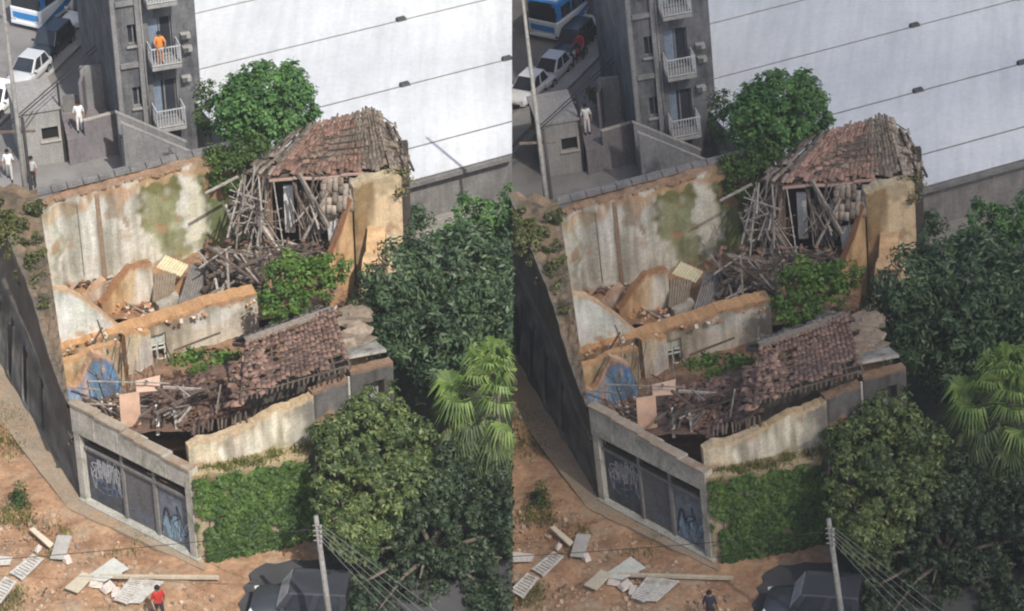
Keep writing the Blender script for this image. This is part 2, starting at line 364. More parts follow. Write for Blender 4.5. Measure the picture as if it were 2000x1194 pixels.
# back street, kerbed pavement and yard
SD = (P(195, 25, -1) - P(30, 185, -1)).normalized(); SN = V(-SD.y, SD.x, 0)   # along the street (away), left of it
K0 = P(30, 185, -1)
def sp(s, t, z=0.0): q = K0 + SD * s + SN * t; return Vector((q.x, q.y, z))
sheet('street', [sp(-45, 0), sp(60, 0), sp(60, 14), sp(-45, 14)], -.30, ASPH)
sheet('pavement', [sp(-45, -1.5), sp(60, -1.5), sp(60, 0), sp(-45, 0)], -.16, mat('pale_pavement', (.30, .285, .265), (.38, .365, .34), .8, .95, .3, 14), th=.16)
sheet('pavement', [sp(-45, 14), sp(60, 14), sp(60, 17), sp(-45, 17)], -.16, PAVE, th=.16)
sheet('side_lane', [sp(-45, -9), sp(60, -9), sp(60, -1.6), sp(-45, -1.6)], -.31, ASPH)
for i in range(10):
    sheet('lane_marking', [sp(-20 + i * 5, 6.9), sp(-18 + i * 5, 6.9), sp(-18 + i * 5, 7.02), sp(-20 + i * 5, 7.02)], -.294, WHITEP)

# ------------------------------------------------------------ warehouse with white roof
z0 = 2.0
WD = (P(1000, 10, z0) - P(530, 125, z0)).normalized(); WN = V(-WD.y, WD.x, 0); E0 = P(1000, 302, z0)
def wp(s, t, z): q = E0 + WD * s + WN * t; return Vector((q.x, q.y, z))
wh = empty('warehouse', wp(0, 8, 0), 0, 'low warehouse with wide white metal roof, behind the ruin, {S} photo', 'warehouse')
def wbuild(mb, name, m, par=wh, **k):
    o = mb.build(name, m, par, **k)
    return o
def tof(x, y):  # distance behind the lower eave of a photo pixel on the roof plane
    return (P(x, y, z0) - E0).dot(WN)
tl = [0.0, tof(1000, 243), tof(1000, 128), tof(1000, 10)]; st = tl[2] - tl[1]
while tl[-1] < 52: tl.append(tl[-1] + st)
wc = wh.location
rz = lambda t: z0 + .045 * t
for i in range(len(tl) - 1):
    a, b = tl[i] + .075, tl[i + 1] - .075
    sl = -11.5
    q = [wp(sl, a, rz(a)) - wc, wp(45, a, rz(a)) - wc, wp(45, b, rz(b) + .0) - wc, wp(sl, b, rz(b)) - wc]
    MB().slab(q, .06).build('roof_panel', WHITEROOF, wh)
    if i: wbuild(MB().slab([wp(sl, tl[i] - .06, rz(tl[i]) - .05) - wc, wp(45, tl[i] - .06, rz(tl[i]) - .05) - wc, wp(45, tl[i] + .06, rz(tl[i]) - .05) - wc, wp(sl, tl[i] + .06, rz(tl[i]) - .05) - wc], .07), 'gutter_seam', SEAM)
for (x, y) in ((783, 62), (985, 12), (787, 178), (987, 128)):
    p = P(x, y, z0); t = (p - E0).dot(WN); s = (p - E0).dot(WD)
    k = min(tl, key=lambda q: abs(q - t)); c = wp(s, k, rz(k) + .12) - wc
    wbuild(MB().box(c, (.55, .3, .2), Matrix.Rotation(math.atan2(WD.y, WD.x), 3, 'Z'), .8), 'roof_vent', SEAM)
q = [wp(-11.4, .25, 0) - wc, wp(45, .25, 0) - wc, wp(45, 52, 0) - wc, wp(-11.4, 52, 0) - wc]
mb = MB(); mb.add([V(p.x, p.y, -.4) for p in q] + [V(p.x, p.y, z0 - .12 + .045 * t_) for p, t_ in zip(q, (.25, .25, 52, 52))], [(0, 1, 5, 4), (1, 2, 6, 5), (2, 3, 7, 6), (3, 0, 4, 7)]); wbuild(mb, 'wall', CONCD)
wbuild(MB().bar(wp(-11.5, -.1, z0 - .1) - wc, wp(45, -.1, z0 - .1) - wc, .22, .2), 'eave_gutter', CONCD)

# ------------------------------------------------------------ balcony building
BL = V(-18.95, 108.52, 0); BR = V(-15.1, 109.92, 0); BD = (BR - BL).normalized(); BN = V(-BD.y, BD.x, 0); bang = math.atan2(BD.y, BD.x); BLN = (BR - BL).length
bb = empty('apartment_building', BL, bang, 'dark grey apartment block with white balcony railings behind the ruin, {S} photo', 'building')
HB = 10.4; TH = .3
def face_z(x, y):   # height on the front face plane at a photo pixel -> local x, z
    v = ray(x, y); n = Vector((BD.y, -BD.x, 0)); t = (BL - CAM).dot(n) / v.dot(n); p = CAM + v * t
    return (p - BL).dot(BD), p.z
# wall with real openings: build by strips between openings
rows = [face_z(330, 250)[1], face_z(325, 130)[1], face_z(300, 12)[1]]  # balcony slab heights
rows = [z + .5 for z in rows]
st_h = rows[1] - rows[0]
ops = []
bx0, bx1 = face_z(287, 100)[0], face_z(345, 100)[0]
for z in [rows[0] - st_h] + rows:
    ops.append((bx0 + .15, bx1 - .15, z + .05, z + 2.15, 'door')); ops.append((.75, 1.35, z + .9, z + 2.0, 'window'))
zs = sorted({-.4, HB} | {o[2] for o in ops} | {o[3] for o in ops}); xs = sorted({0, BLN} | {o[0] for o in ops} | {o[1] for o in ops})
mb = MB()
for i in range(len(xs) - 1):
    for j in range(len(zs) - 1):
        cx, cz = (xs[i] + xs[i + 1]) / 2, (zs[j] + zs[j + 1]) / 2
        if any(o[0] < cx < o[1] and o[2] < cz < o[3] for o in ops): continue
        mb.add([(xs[i], 0, zs[j]), (xs[i + 1], 0, zs[j]), (xs[i + 1], 0, zs[j + 1]), (xs[i], 0, zs[j + 1])], [(0, 1, 2, 3)])
for o in ops:
    a, b, c, e = o[:4]
    mb.add([(a, 0, c), (b, 0, c), (b, .3, c), (a, .3, c), (a, 0, e), (b, 0, e), (b, .3, e), (a, .3, e)], [(0, 1, 2, 3), (5, 4, 7, 6), (4, 0, 3, 7), (1, 5, 6, 2)])
mb.add([(0, 0, -.4), (0, 9, -.4), (0, 9, HB), (0, 0, HB), (BLN, 0, -.4), (BLN, 9, -.4), (BLN, 9, HB), (BLN, 0, HB)], [(0, 3, 2, 1), (4, 5, 6, 7), (3, 7, 6, 2), (1, 2, 6, 5)])
mb.build('wall', BLDG, bb)
for a, b, c, e, kind in ops:
    w = MB().box(((a + b) / 2, .27, (c + e) / 2), (b - a, .04, e - c)).build('balcony_door' if kind == 'door' else 'window', GLASSD, bb)
    fr = MB(); fw = .06
    for x in ((a + .03), (b - .03), (a + b) / 2): fr.box((x, .22, (c + e) / 2), (fw, .06, e - c))
    for z in (c + .03, e - .03): fr.box(((a + b) / 2, .221, z), (b - a - .13, .058, fw))
    fr.build('frame', BLDG2, w)
    if kind == 'door':
        cw = (b - a) * random.uniform(.3, .45); cu = MB(); n_ = 9
        for i in range(n_ + 1): x_ = a + .05 + cw * i / n_; y_ = .235 - .02 * (i % 2); cu.v += [(x_, y_, c + .1), (x_, y_, e - .08)]
        for i in range(n_): cu.f.append((2 * i, 2 * i + 2, 2 * i + 3, 2 * i + 1))
        cu.build('curtain', mat('blue_curtain', (.16, .21, .28), (.24, .29, .36), 3), w)
    if kind == 'window': MB().box(((a + b) / 2, -.05, c - .04), (b - a + .16, .2, .07)).build('sill', PALE, w)
def balcony(z, x0=bx0, x1=bx1, dep=1.0):
    b = MB().box(((x0 + x1) / 2, -dep / 2, z - .06), (x1 - x0, dep, .16)).build('balcony', PALE, bb)
    r = MB(); r.box(((x0 + x1) / 2, -dep + .03, z + 1.0), (x1 - x0, .05, .05)); r.box(((x0 + x1) / 2, -dep + .03, z + .12), (x1 - x0, .04, .04))
    for x in (x0 + .025, x1 - .025): r.box((x, -dep / 2, z + 1.0), (.05, dep - .08, .048)); r.box((x, -dep / 2, z + .12), (.04, dep - .08, .038))
    n = int((x1 - x0) / .14)
    for i in range(n + 1): r.box((x0 + .03 + (x1 - x0 - .06) * i / n, -dep + .03, z + .55), (.035, .03, .86))
    for i in range(1, 6):
        for x in (x0 + .025, x1 - .025): r.box((x, -dep + .03 + i * dep / 6, z + .55), (.03, .03, .86))
    r.build('railing', mat('dull_white_rail', (.38, .39, .40), (.50, .51, .51), 3, .7, .1, 20), b); return b
for z in rows: balcony(z)
for (x, y) in ((360, 66), (364, 92), (362, 150)):
    lx, lz = face_z(x, y); a = MB().box((lx, -.18, lz), (.46, .3, .26)).build('air_conditioner', PALE, bb, bevel=.02)
    MB().box((lx - .1, -.36, lz), (.24, .02, .24)).build('grille', SEAM, a)
# vertical pilaster between the stair bay and the balconies
mb = MB()
for x in (bx0 - .35, .12): mb.box((x, -.09, 5.0), (.22, .2, 10.5))
mb.build('pilaster', BLDG2, bb)
for z in rows: MB().box(((bx0 - .2) / 2, -.08, z - .1), (bx0 - .75, .14, .22)).build('floor_band', BLDG2, bb)
MB().tube([(bx0 - .16, -.1, -.3), (bx0 - .16, -.1, 10.2)], .05, 8).build('drain_pipe', BLDG2, bb, True)
# outer stair flight with two sloping parapets
def bl(x, y, z): return BL + BD * x - BN * y + V(0, 0, z)
sa = empty('outer_stair', bl(1.2, 1.6, 0), bang, 'grey outer stair with sloping parapets against the apartment block, {S} photo', 'stair')
for k, (dy, zz) in enumerate(((0.55, 0), (-.55, 0))):
    w = MB(); n = 1
    w.add([(-1.5, -dy - .08, -.35), (1.7, -dy - .08, -.35), (1.7, -dy - .08, 1.0), (-1.5, -dy - .08, 3.2), (-1.5, -dy + .08, -.35), (1.7, -dy + .08, -.35), (1.7, -dy + .08, 1.0), (-1.5, -dy + .08, 3.2)],
          [(0, 1, 2, 3), (5, 4, 7, 6), (3, 2, 6, 7), (4, 0, 3, 7), (1, 5, 6, 2), (0, 4, 5, 1)])
    w.build('parapet', BLDG2, sa)
    MB().bar((-1.55, -dy, 3.28), (1.75, -dy, 1.02), .2, .07).build('coping', PALE, sa)
for i in range(14):
    MB().box((1.55 - i * .22, 0, .05 + i * .07 - .2), (.24, .9, .35 + i * .14)).build('step', PALE, sa)

# ------------------------------------------------------------ yard: low house with black window, terrace with parapet
hA = P(48, 330, -.35); hB = P(126, 317, -.35); hd = (hB - hA).normalized(); hl = (hB - hA).length; hang = math.atan2(hd.y, hd.x)
ho = empty('yard_house', V(hA.x, hA.y, -.35), hang, 'low pale yard house with one square black window, {S} photo', 'house')
wx0, wx1, wz0, wz1 = hl * .52, hl * .93, 1.35, 2.05; HZ = 3.0
mb = MB()
for a, b, c, e in ((0, wx0, 0, HZ), (wx1, hl, 0, HZ), (wx0, wx1, 0, wz0), (wx0, wx1, wz1, HZ)): mb.add([(a, 0, c), (b, 0, c), (b, 0, e), (a, 0, e)], [(0, 1, 2, 3)])
mb.add([(wx0, 0, wz0), (wx1, 0, wz0), (wx1, .25, wz0), (wx0, .25, wz0), (wx0, 0, wz1), (wx1, 0, wz1), (wx1, .25, wz1), (wx0, .25, wz1)], [(0, 1, 2, 3), (5, 4, 7, 6), (4, 0, 3, 7), (1, 5, 6, 2)])
mb.add([(0, 0, 0), (0, 3, 0), (0, 3, HZ), (0, 0, HZ), (hl, 0, 0), (hl, 3, 0), (hl, 3, HZ), (hl, 0, HZ)], [(0, 3, 2, 1), (4, 5, 6, 7), (1, 2, 6, 5)])
mb.build('wall', PALE, ho)
MB().box((hl / 2, 1.5, HZ + .06), (hl + .16, 3.2, .14)).build('roof', PALE, ho)
w = MB().box(((wx0 + wx1) / 2, .22, (wz0 + wz1) / 2), (wx1 - wx0, .04, wz1 - wz0)).build('window', VOID, ho)
mb = MB(); mb.box(((wx0 + wx1) / 2, -.03, wz0 - .05), (wx1 - wx0 + .2, .14, .08)); mb.box((wx1 + .05, -.02, (wz0 + wz1) / 2), (.08, .06, wz1 - wz0)); mb.build('frame', TAN, w)
MB().bar((hl + .06, -.05, 0), (hl + .06, -.05, 4.4), .09).build('drain_pipe', IRON, ho)
te = empty('terrace', P(175, 300, -.35), 0, 'mauve grey walled terrace between yard house and apartment block, {S} photo', 'terrace')
tcn = te.location
def tq(x, y, z): return P(x, y, z) - tcn
zf = 1.1
f0, f1, f2, f3 = P(132, 275, zf), P(250, 245, zf), P(236, 205, zf), P(118, 215, zf)
pl = [p - tcn for p in (f0, f1, f2, f3)]
MB().prism([(p.x, p.y) for p in pl], -.02, zf + .35).build('base', PURP, te)
zc = zf + .35
def pwall(a, b, h, th, name, m, z=zc):
    a = Vector((a.x, a.y, 0)); b = Vector((b.x, b.y, 0)); mid = (a + b) / 2; d = b - a
    return MB().box((mid.x, mid.y, z + h / 2), (d.length, th, h), Matrix.Rotation(math.atan2(d.y, d.x), 3, 'Z')).build(name, m, te)
ins = V(.1, .12, 0)
pp = pwall(pl[0].lerp(pl[1], .24) + ins, pl[1] + ins - V(.2, 0, 0), .8, .14, 'parapet', PURP)
pwall(pl[0].lerp(pl[1], .24) + ins, pl[1] + ins - V(.2, 0, 0), .07, .2, 'coping', TAN, zc + .802)
pwall(pl[3].lerp(pl[2], .38), pl[2], 2.3, .2, 'back_wall', BLDG2)
pwall(pl[3].lerp(pl[2], .40) - V(-.1, 1.1, 0), pl[3].lerp(pl[2], .40) - V(-.1, .15, 0), 2.0, .16, 'pier', PURP)
pwall(pl[3] + V(.2, -.2, 0), pl[3].lerp(pl[2], .3) + V(0, -.2, 0), .9, .12, 'side_rail', CONCD)
sheet('lawn', [P(95, 352, -.3), P(190, 333, -.3), P(160, 300, -.3), P(120, 318, -.3)], -.33, mat('lawn_green', (.05, .075, .03), (.085, .11, .045), 2, .98, .9, 20))

# ============================================================ THE RUINED HOUSE
RH = empty('ruined_house', V(-13, 86, 0), 0, 'roofless ruined corner house with stained plaster walls, {S} photo', 'house')
def adopt(o, parent=None):
    parent = parent or RH
    o.parent = parent
    if parent is RH: o.matrix_parent_inverse = Matrix.Translation(-RH.location)
    return o
def rwall(*a, **k): return adopt(wall(*a, None, **k))
IB = V(-20.3, 94.5, 0)
# --- street facade on the left: leaning outer face, wide broken crown
prof_f = [(0, 4.85), (.1, 4.8), (.22, 5.1), (.34, 6.0), (.42, 6.35), (.75, 6.45), (1, 6.5)]
nU, nV = 90, 44; vs = []; fs = []; cs = []
FDIR = (FB - GA).normalized(); FNB = V(FDIR.y, -FDIR.x, 0)
arch = [(.30, .34, .05, .52), (.46, .50, .05, .52), (.60, .64, .05, .52), (.74, .78, .05, .52)]
for i in range(nU + 1):
    u = i / nU; tp = pw(prof_f, u) + .12 * noise.noise(V(u * 23, 3, 1)); o_ = GA.lerp(FB, u); inn = GA.lerp(IB, u)
    for j in range(nV + 1):
        v = j / nV; z = tp * v; x = o_ + FNB * (1.5 * v * u); x.z = z
        dep = 0
        for a, b, c, e in arch:
            cu = (a + b) / 2; hw = (b - a) / 2; ee = e - .10 * ((u - cu) / hw) ** 2
            if abs(u - cu) < hw and c < v < ee: dep = .32
            elif abs(u - cu) < hw * 1.5 and v < ee + .05: dep = -.05
        if .60 < v < .645 or v > .93: dep = -.10
        x = x + FNB * dep + FNB * .03 * noise.noise(V(u * 30, z * 2, 3))
        vs.append(x)
        w = V(u * 12, z, 2); c = Vector((.085, .083, .08)).lerp(Vector((.21, .205, .19)), max(0, min(1, .5 + noise.noise(w) * 1.2)))
        if v > .62: c = c.lerp(Vector((.13, .105, .08)), .7)
        c = c.lerp(Vector((.10, .10, .065)), max(0, noise.noise(w * 2.3 + V(4, 4, 4))))
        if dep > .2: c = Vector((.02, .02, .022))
        cs.append(c)
    # broken crown of the wall, then down the inside
    o2 = o_ + FNB * (1.5 * u)
    for j in range(1, 7):
        q = o2.lerp(inn, j / 6); w = V(q.x * 1.3, q.y * 1.3, 4); q.z = tp + .22 * noise.noise(w * 1.6) + .18 * noise.noise(w * 4)
        vs.append(q); cs.append(Vector((.09, .075, .055)).lerp(Vector((.20, .145, .095)), max(0, min(1, .5 + noise.noise(w * 1.1)))) * (1 + .35 * noise.noise(w * 5)))
    q = inn.copy(); q.z = 0; vs.append(q); cs.append(Vector(OR))
S_ = nV + 8
for i in range(nU):
    for j in range(S_ - 1): a = i * S_ + j; fs.append((a, a + 1, a + S_ + 1, a + S_))
me = bpy.data.meshes.new('street_facade'); me.from_pydata(vs, [], fs); me.update()
at = me.color_attributes.new('Col', 'FLOAT_COLOR', 'POINT'); at.data.foreach_set('color', [x for c in cs for x in (*c, 1)]); me.materials.append(PLASTER)
fo = bpy.data.objects.new('street_facade', me); col.objects.link(fo); adopt(fo)['label'] = 'dark streaked street facade with arched openings'
for a, b, c, e in arch:   # iron bars in the arched openings
    m = MB(); 
    for k in range(4):
        u = a + (b - a) * (k + .5) / 4; p = GA.lerp(FB, u) + FNB * .1; m.bar(p + V(0, 0, .35), p + FNB * .2 + V(0, 0, 2.9), .03)
    adopt(m.build('window_bars', IRON))

# --- back wall with moss streaks, coping and gutter
BA, BB = V(-20.35, 94.5, 0), V(-11.2, 97.9, 0)
bw = rwall('back_wall', BA, BB, .3, [(0, 5.75), (.35, 6.15), (.7, 6.55), (1, 6.5)], .55, (.58, .565, .505),
     [(.17, .62, .14, .5, WHT, .95), (.5, .35, .12, .45, (.64, .615, .52), .9), (.04, .75, .03, .35, (.52, .55, .45), .7), (.065, .6, .018, .4, (.30, .32, .24), .8),
      (.345, .84, .05, .16, (.36, .24, .15), .8), (.385, .66, .022, .07, (.33, .25, .17), .95), (.36, .55, .03, .05, (.40, .30, .2), .6),
      (.54, .82, .10, .30, (.15, .145, .055), 1.3), (.58, .46, .08, .32, (.25, .26, .14), 1.1), (.50, .62, .03, .22, (.30, .30, .17), .9), (.88, .5, .15, .65, (.135, .16, .07), 1.35), (.70, .60, .03, .33, (.64, .61, .48), 1.0),
      (.78, .86, .08, .2, GRN, 1.2), (.95, .62, .1, .45, GRND, 1.2), (.75, .30, .14, .05, (.20, .21, .09), .7), (.06, .12, .3, .1, ORD, .8), (.5, .93, .6, .035, (.50, .33, .2), .85), (.1, .88, .12, .05, (.56, .42, .27), .7), (.40, .17, .1, .05, (.42, .36, .28), .6)], brk=(.31, .2, .13), jag=.1, seed=3)
bw['label'] = 'plastered back wall streaked with green moss'
m = MB(); m.bar(along(BA, BB, .262, .6, .03), along(BA, BB, .262, 5.85, .03), .17, .1, V(0, -1, 0)); adopt(m.build('pilaster', mat('brown_post', (.24, .16, .11), (.36, .26, .18), 3)))
m = MB(); m.bar(along(BA, BB, .17, 1.8, .012), along(BA, BB, .17, 5.5, .012), .035, .03, V(0, -1, 0)); adopt(m.build('joint_strip', CONCD))
for k in range(14):
    u0, u1 = k / 14, (k + 1) / 14
    if 1: adopt(MB().bar(along(BA, BB, u0 + .004, 5.98 + .78 * min(u0, .7) + .1, -.55), along(BA, BB, u1, 5.98 + .78 * min(u1, .7) + .1, -.55), .42, .16).build('coping_stone', CONCD))
adopt(MB().bar(along(BA, BB, -.06, 5.75, -.95), along(BA, BB, 1, 6.6, -.95), .3, .22).build('gutter', mat('lead_gutter', (.10, .105, .11), (.15, .155, .16), 3, .7, .2, 15)))
m = MB()
for k in range(26):   # broken roof edge left on the wall head
    u = random.uniform(.02, .98); z = 5.78 + .75 * min(u, .7) + random.uniform(0, .12); m.bar(along(BA, BB, u, z, .05), along(BA, BB, min(u + random.uniform(.01, .04), 1), z + random.uniform(-.05, .08), random.uniform(-.1, .15)), random.uniform(.06, .16), .07)
adopt(m.build('broken_edge', mat('brown_debris', (.24, .14, .09), (.38, .25, .16), 4)))['kind'] = 'stuff'

# --- partitions
PA, PB = V(-18.45, 86.7, 0), V(-10.65, 89.9, 0)
rwall('partition_wall', PA, PB, .6, [(0, 3.55), (.3, 3.75), (.6, 4.0), (.9, 4.3), (1, 4.2)], .75, (.55, .49, .40),
      [(.12, .8, .2, .3, (.56, .38, .21), .8), (.78, .82, .16, .13, (.60, .585, .54), .9), (.62, .9, .1, .1, (.58, .5, .4), .7), (.92, .65, .1, .2, (.33, .28, .22), .8), (.5, .97, .7, .05, ORD, .9), (.42, .8, .05, .3, (.42, .33, .23), .7), (.28, .7, .1, .3, CRM, .7)],
      brk=(.47, .27, .13), jag=.09, holes=[(.44, .52, .35, .80)], seed=5)
QA, QB = along(PA, PB, 0, 0, -.45), along(PA, PB, .31, 0, -.45)
rwall('white_wall_stub', QA, QB, 3.2, [(0, 6.15), (.25, 6.0), (.45, 5.45), (.7, 4.75), (1, 3.75)], .4, (.68, .685, .655), [(.45, .55, .2, .5, (.55, .58, .50), .7), (.1, .95, .2, .08, (.5, .52, .40), .6), (.8, .3, .2, .3, (.66, .60, .52), .6), (.3, .08, .6, .1, (.50, .36, .26), .7)], brk=(.52, .36, .22), jag=.1, seed=8)
# window frame in the partition
wz = MB(); c0 = along(PA, PB, .44, 1.9, -.2); c1 = along(PA, PB, .52, 1.9, -.2)
for p in (c0, c0.lerp(c1, .5), c1): wz.bar(p, p + V(0, 0, 1.45), .07)
for z in (0, .55, .75, 1.4): wz.bar(c0 + V(0, -.01, z), c1 + V(0, -.01, z), .06)
wf = adopt(wz.build('window', mat('pale_green_frame', (.50, .53, .47), (.58, .60, .54), 3)))
p = MB().slab([c0 + V(.03, .05, .8), c1 + V(-.03, .05, .8), c1 + V(-.03, .05, 1.38), c0 + V(.03, .05, 1.38)], .02).build('pane', mat('pale_pane', (.45, .49, .45), (.52, .55, .5), 3, .3), wf)
# short walls of the middle room
CA_, CB_ = PY(200, 610, 90.8), PY(302, 585, 92.2)
rwall('room_wall', CA_, CB_, .6, [(0, 3.1), (.15, 3.3), (.35, 3.9), (.6, 4.35), (1, 4.3)], .4, (.52, .38, .23), [(.85, .6, .2, .5, (.66, .62, .55), .9), (.3, .8, .3, .25, (.47, .28, .13), .8), (.55, .7, .1, .4, (.56, .43, .27), .7)], brk=ORD, seed=11)
CA2, CB2 = PY(165, 590, 91.8), PY(210, 575, 92.4)
rwall('room_wall', CA2, CB2, .6, [(0, 2.7), (.5, 3.1), (1, 3.3)], .4, (.56, .42, .32), [(.5, .8, .4, .2, (.6, .5, .42), .8)], brk=(.5, .33, .22), seed=12)
rwall('room_wall', PY(312, 612, 90.7), PY(352, 606, 91.2), .6, [(0, 3.0), (1, 3.3)], .35, (.56, .53, .46), [], brk=(.4, .36, .3), holes=[(.25, .6, .55, .85)], seed=13)
# blue room
DA, DB = V(-17.75, 83.7, 0), V(-15.75, 84.7, 0)
rwall('blue_wall', DA, DB, 1.5, [(0, 3.95), (.15, 3.6), (.3, 4.2), (.55, 5.05), (.75, 4.9), (.9, 4.3), (1, 3.3)], .35, (.16, .31, .52), [(.5, .98, .6, .1, (.5, .3, .2), .85), (.12, .35, .13, .6, (.42, .46, .52), .75), (.75, .6, .1, .5, (.10, .16, .28), .8), (.62, .45, .07, .3, (.20, .38, .60), .8), (.5, .18, .5, .12, (.35, .40, .45), .6), (.33, .72, .09, .16, (.52, .36, .26), .9), (.85, .35, .1, .3, (.12, .14, .18), .9), (.42, .5, .05, .35, (.30, .42, .55), .8), (.68, .75, .06, .14, (.45, .34, .26), .9)], brk=(.5, .32, .2), jag=.22, seed=14)
rwall('room_wall', along(DA, DB, -.06, 0, -.5), along(DA, DB, 1.2, 0, -.9), 1.2, [(0, 4.7), (.3, 4.55), (.6, 4.7), (1, 4.6)], .3, (.50, .33, .17), [(.3, .9, .4, .1, (.56, .42, .26), .8), (.9, .6, .3, .4, CRM, .7)], brk=(.48, .28, .14), seed=15)
rwall('room_wall', along(PA, PB, .30, 0, .9), along(PA, PB, .435, 0, .55), 1.2, [(0, 4.2), (.4, 4.3), (.7, 4.0), (1, 3.8)], .3, (.50, .44, .35), [(.4, .8, .3, .3, (.58, .47, .3), .7), (.7, .5, .25, .4, (.36, .36, .37), .6), (.2, .4, .2, .4, (.4, .33, .25), .7)], brk=OR, jag=.2, seed=16)
# right end: peach corner wall, its return, stepped wall head
EA, EB = V(-6.75, 94.0, 0), V(-4.72, 94.75, 0)
rwall('peach_end_wall', EA, EB, .3, [(0, 6.95), (.4, 7.2), (.8, 7.15), (1, 6.9)], .6, (.62, .47, .30), [(.22, .9, .25, .14, (.40, .27, .14), .8), (.12, .66, .2, .13, (.50, .30, .14), .85), (.75, .96, .4, .06, (.30, .25, .16), .85), (.6, .45, .4, .25, (.66, .53, .37), .8), (.35, .3, .3, .12, (.56, .34, .2), .6), (.02, .6, .03, .5, (.28, .22, .12), .9)], brk=(.42, .34, .22), jag=.14, seed=20)
rwall('peach_return', V(-8.4, 92.9, 0), V(-6.82, 93.85, 0), .6, [(0, 2.9), (.3, 3.6), (.7, 5.0), (1, 6.4)], .4, (.56, .37, .2), [(.5, .6, .3, .2, (.40, .20, .10), .9), (.75, .35, .2, .2, (.62, .5, .32), .8)], brk=(.34, .17, .09), seed=21)
rwall('cross_wall', V(-6.2, 94.0, 0), V(-6.75, 88.4, 0), .3, [(0, 5.0), (.12, 4.3), (.3, 4.15), (.5, 3.6), (.7, 3.5), (1, 2.8)], .8, (.56, .40, .23), [(.5, .8, .2, .3, (.5, .3, .15), .8)], brk=(.54, .36, .20), jag=.3, seed=22)
# rear wing: inside coloured dark for shade, closed back
adopt(MB().bar(V(-10.6, 97.4, 3.3), V(-4.6, 98.6, 3.3), .3, 6.6).build('rear_wall', INSHADE))
adopt(MB().bar(V(-4.55, 94.9, 3.1), V(-4.75, 98.6, 3.1), .35, 6.2).build('end_wall', INSHADE))
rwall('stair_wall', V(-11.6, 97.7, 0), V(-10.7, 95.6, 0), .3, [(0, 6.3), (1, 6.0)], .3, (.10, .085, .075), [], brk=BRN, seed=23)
adopt(MB().box((-7.6, 96, 1.0), (6.2, 3.6, 2.6)).build('rear_floor', INSHADE))
m = MB(); m.box(PY(565, 408, 95.6), (.42, .09, 2.35)); adopt(m.build('door_leaf', WHITEP))
m = MB(); m.box(PY(598, 430, 95.75), (.26, .08, 1.9)); adopt(m.build('door_leaf', mat('grey_white_wood', (.42, .42, .41), (.55, .55, .53), 3)))
m = MB(); m.box(PY(620, 420, 96.2), (.5, .1, 1.9)); adopt(m.build('inner_post', mat('blue_grey_plaster', (.24, .25, .28), (.34, .35, .37), 3)))
m = MB(); m.slab([PY(640, 430, 94.6), PY(645, 475, 94.5), PY(665, 452, 94.4), PY(668, 425, 94.5)], .12); adopt(m.build('plaster_fragment', mat('pale_plaster', (.55, .54, .52), (.64, .63, .6), 3)))

# --- cream side wall above the ivy, ledge, lower wall
HA, HB_ = V(-12.2, 77.95, 0), V(-7.55, 79.75, 0)
rwall('cream_side_wall', HA, HB_, 2.5, [(0, 5.0), (.08, 5.25), (.2, 5.1), (.36, 5.3), (.5, 5.45), (.7, 5.8), (1, 6.05)], .4, (.62, .56, .43),
      [(.12, .6, .1, .35, (.55, .45, .31), .8), (.3, .75, .06, .3, (.70, .67, .58), .9), (.38, .6, .07, .5, (.45, .39, .33), .8), (.58, .6, .14, .4, (.70, .66, .55), .8), (.5, .4, .5, .13, (.36, .32, .15), .8), (.86, .8, .08, .4, (.36, .34, .29), .8), (.95, .6, .06, .8, (.23, .215, .2), .95), (.05, .45, .1, .2, (.40, .27, .17), .8), (.74, .7, .05, .5, (.72, .68, .56), .9)], brk=(.50, .38, .24), jag=.12, seed=30)
IA, IB_ = V(-12.05, 77.3, 0), V(-7.75, 78.75, 0)
lw = rwall('garden_wall', IA, IB_, -.2, [(0, 4.15), (.3, 4.0), (1, 4.0)], .35, (.36, .30, .2), [(.5, .97, .6, .06, (.42, .33, .2), .8)], brk=(.38, .30, .18), jag=.06, seed=31)
adopt(MB().slab([IA + V(0, .3, 3.75), IB_ + V(0, .3, 3.75), HB_ + V(0, .05, 3.95), HA + V(0, .05, 3.95)], .1).build('ledge', mat('ledge_soil', (.26, .20, .12), (.38, .31, .19), 2, .98, .8, 12, dirt=(.16, .17, .06))))
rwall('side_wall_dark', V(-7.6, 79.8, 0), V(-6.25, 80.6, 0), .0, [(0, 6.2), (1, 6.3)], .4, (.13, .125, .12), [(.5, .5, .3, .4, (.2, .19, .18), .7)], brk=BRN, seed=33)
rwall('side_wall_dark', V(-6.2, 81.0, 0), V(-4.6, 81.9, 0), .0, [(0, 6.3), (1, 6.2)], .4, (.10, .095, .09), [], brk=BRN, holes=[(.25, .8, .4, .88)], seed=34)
adopt(MB().box((-5.3, 82.2, 4.6), (1.2, .1, 2.4), Matrix.Rotation(.5, 3, 'Z')).build('door_leaf', mat('grey_green_door', (.20, .215, .205), (.27, .28, .265), 3)))
adopt(MB().tube([V(-6.22, 80.55, 2.5), V(-6.25, 80.6, 6.4)], .05, 8).build('drain_pipe', CONC))
adopt(MB().slab([PY(665, 705, 80.9), PY(755, 688, 81.6), PY(735, 672, 82.6), PY(668, 690, 82.0)], .12).build('canopy_slab', mat('stained_slab', (.22, .205, .18), (.36, .34, .30), 2, .95, .6, 12, dirt=(.15, .12, .085), dscale=1.6)))
SLAB = mat('dusty_slab', (.20, .155, .115), (.33, .27, .205), 1.6, .95, .7, 12, dirt=(.20, .16, .11), dscale=2, rand=.25)
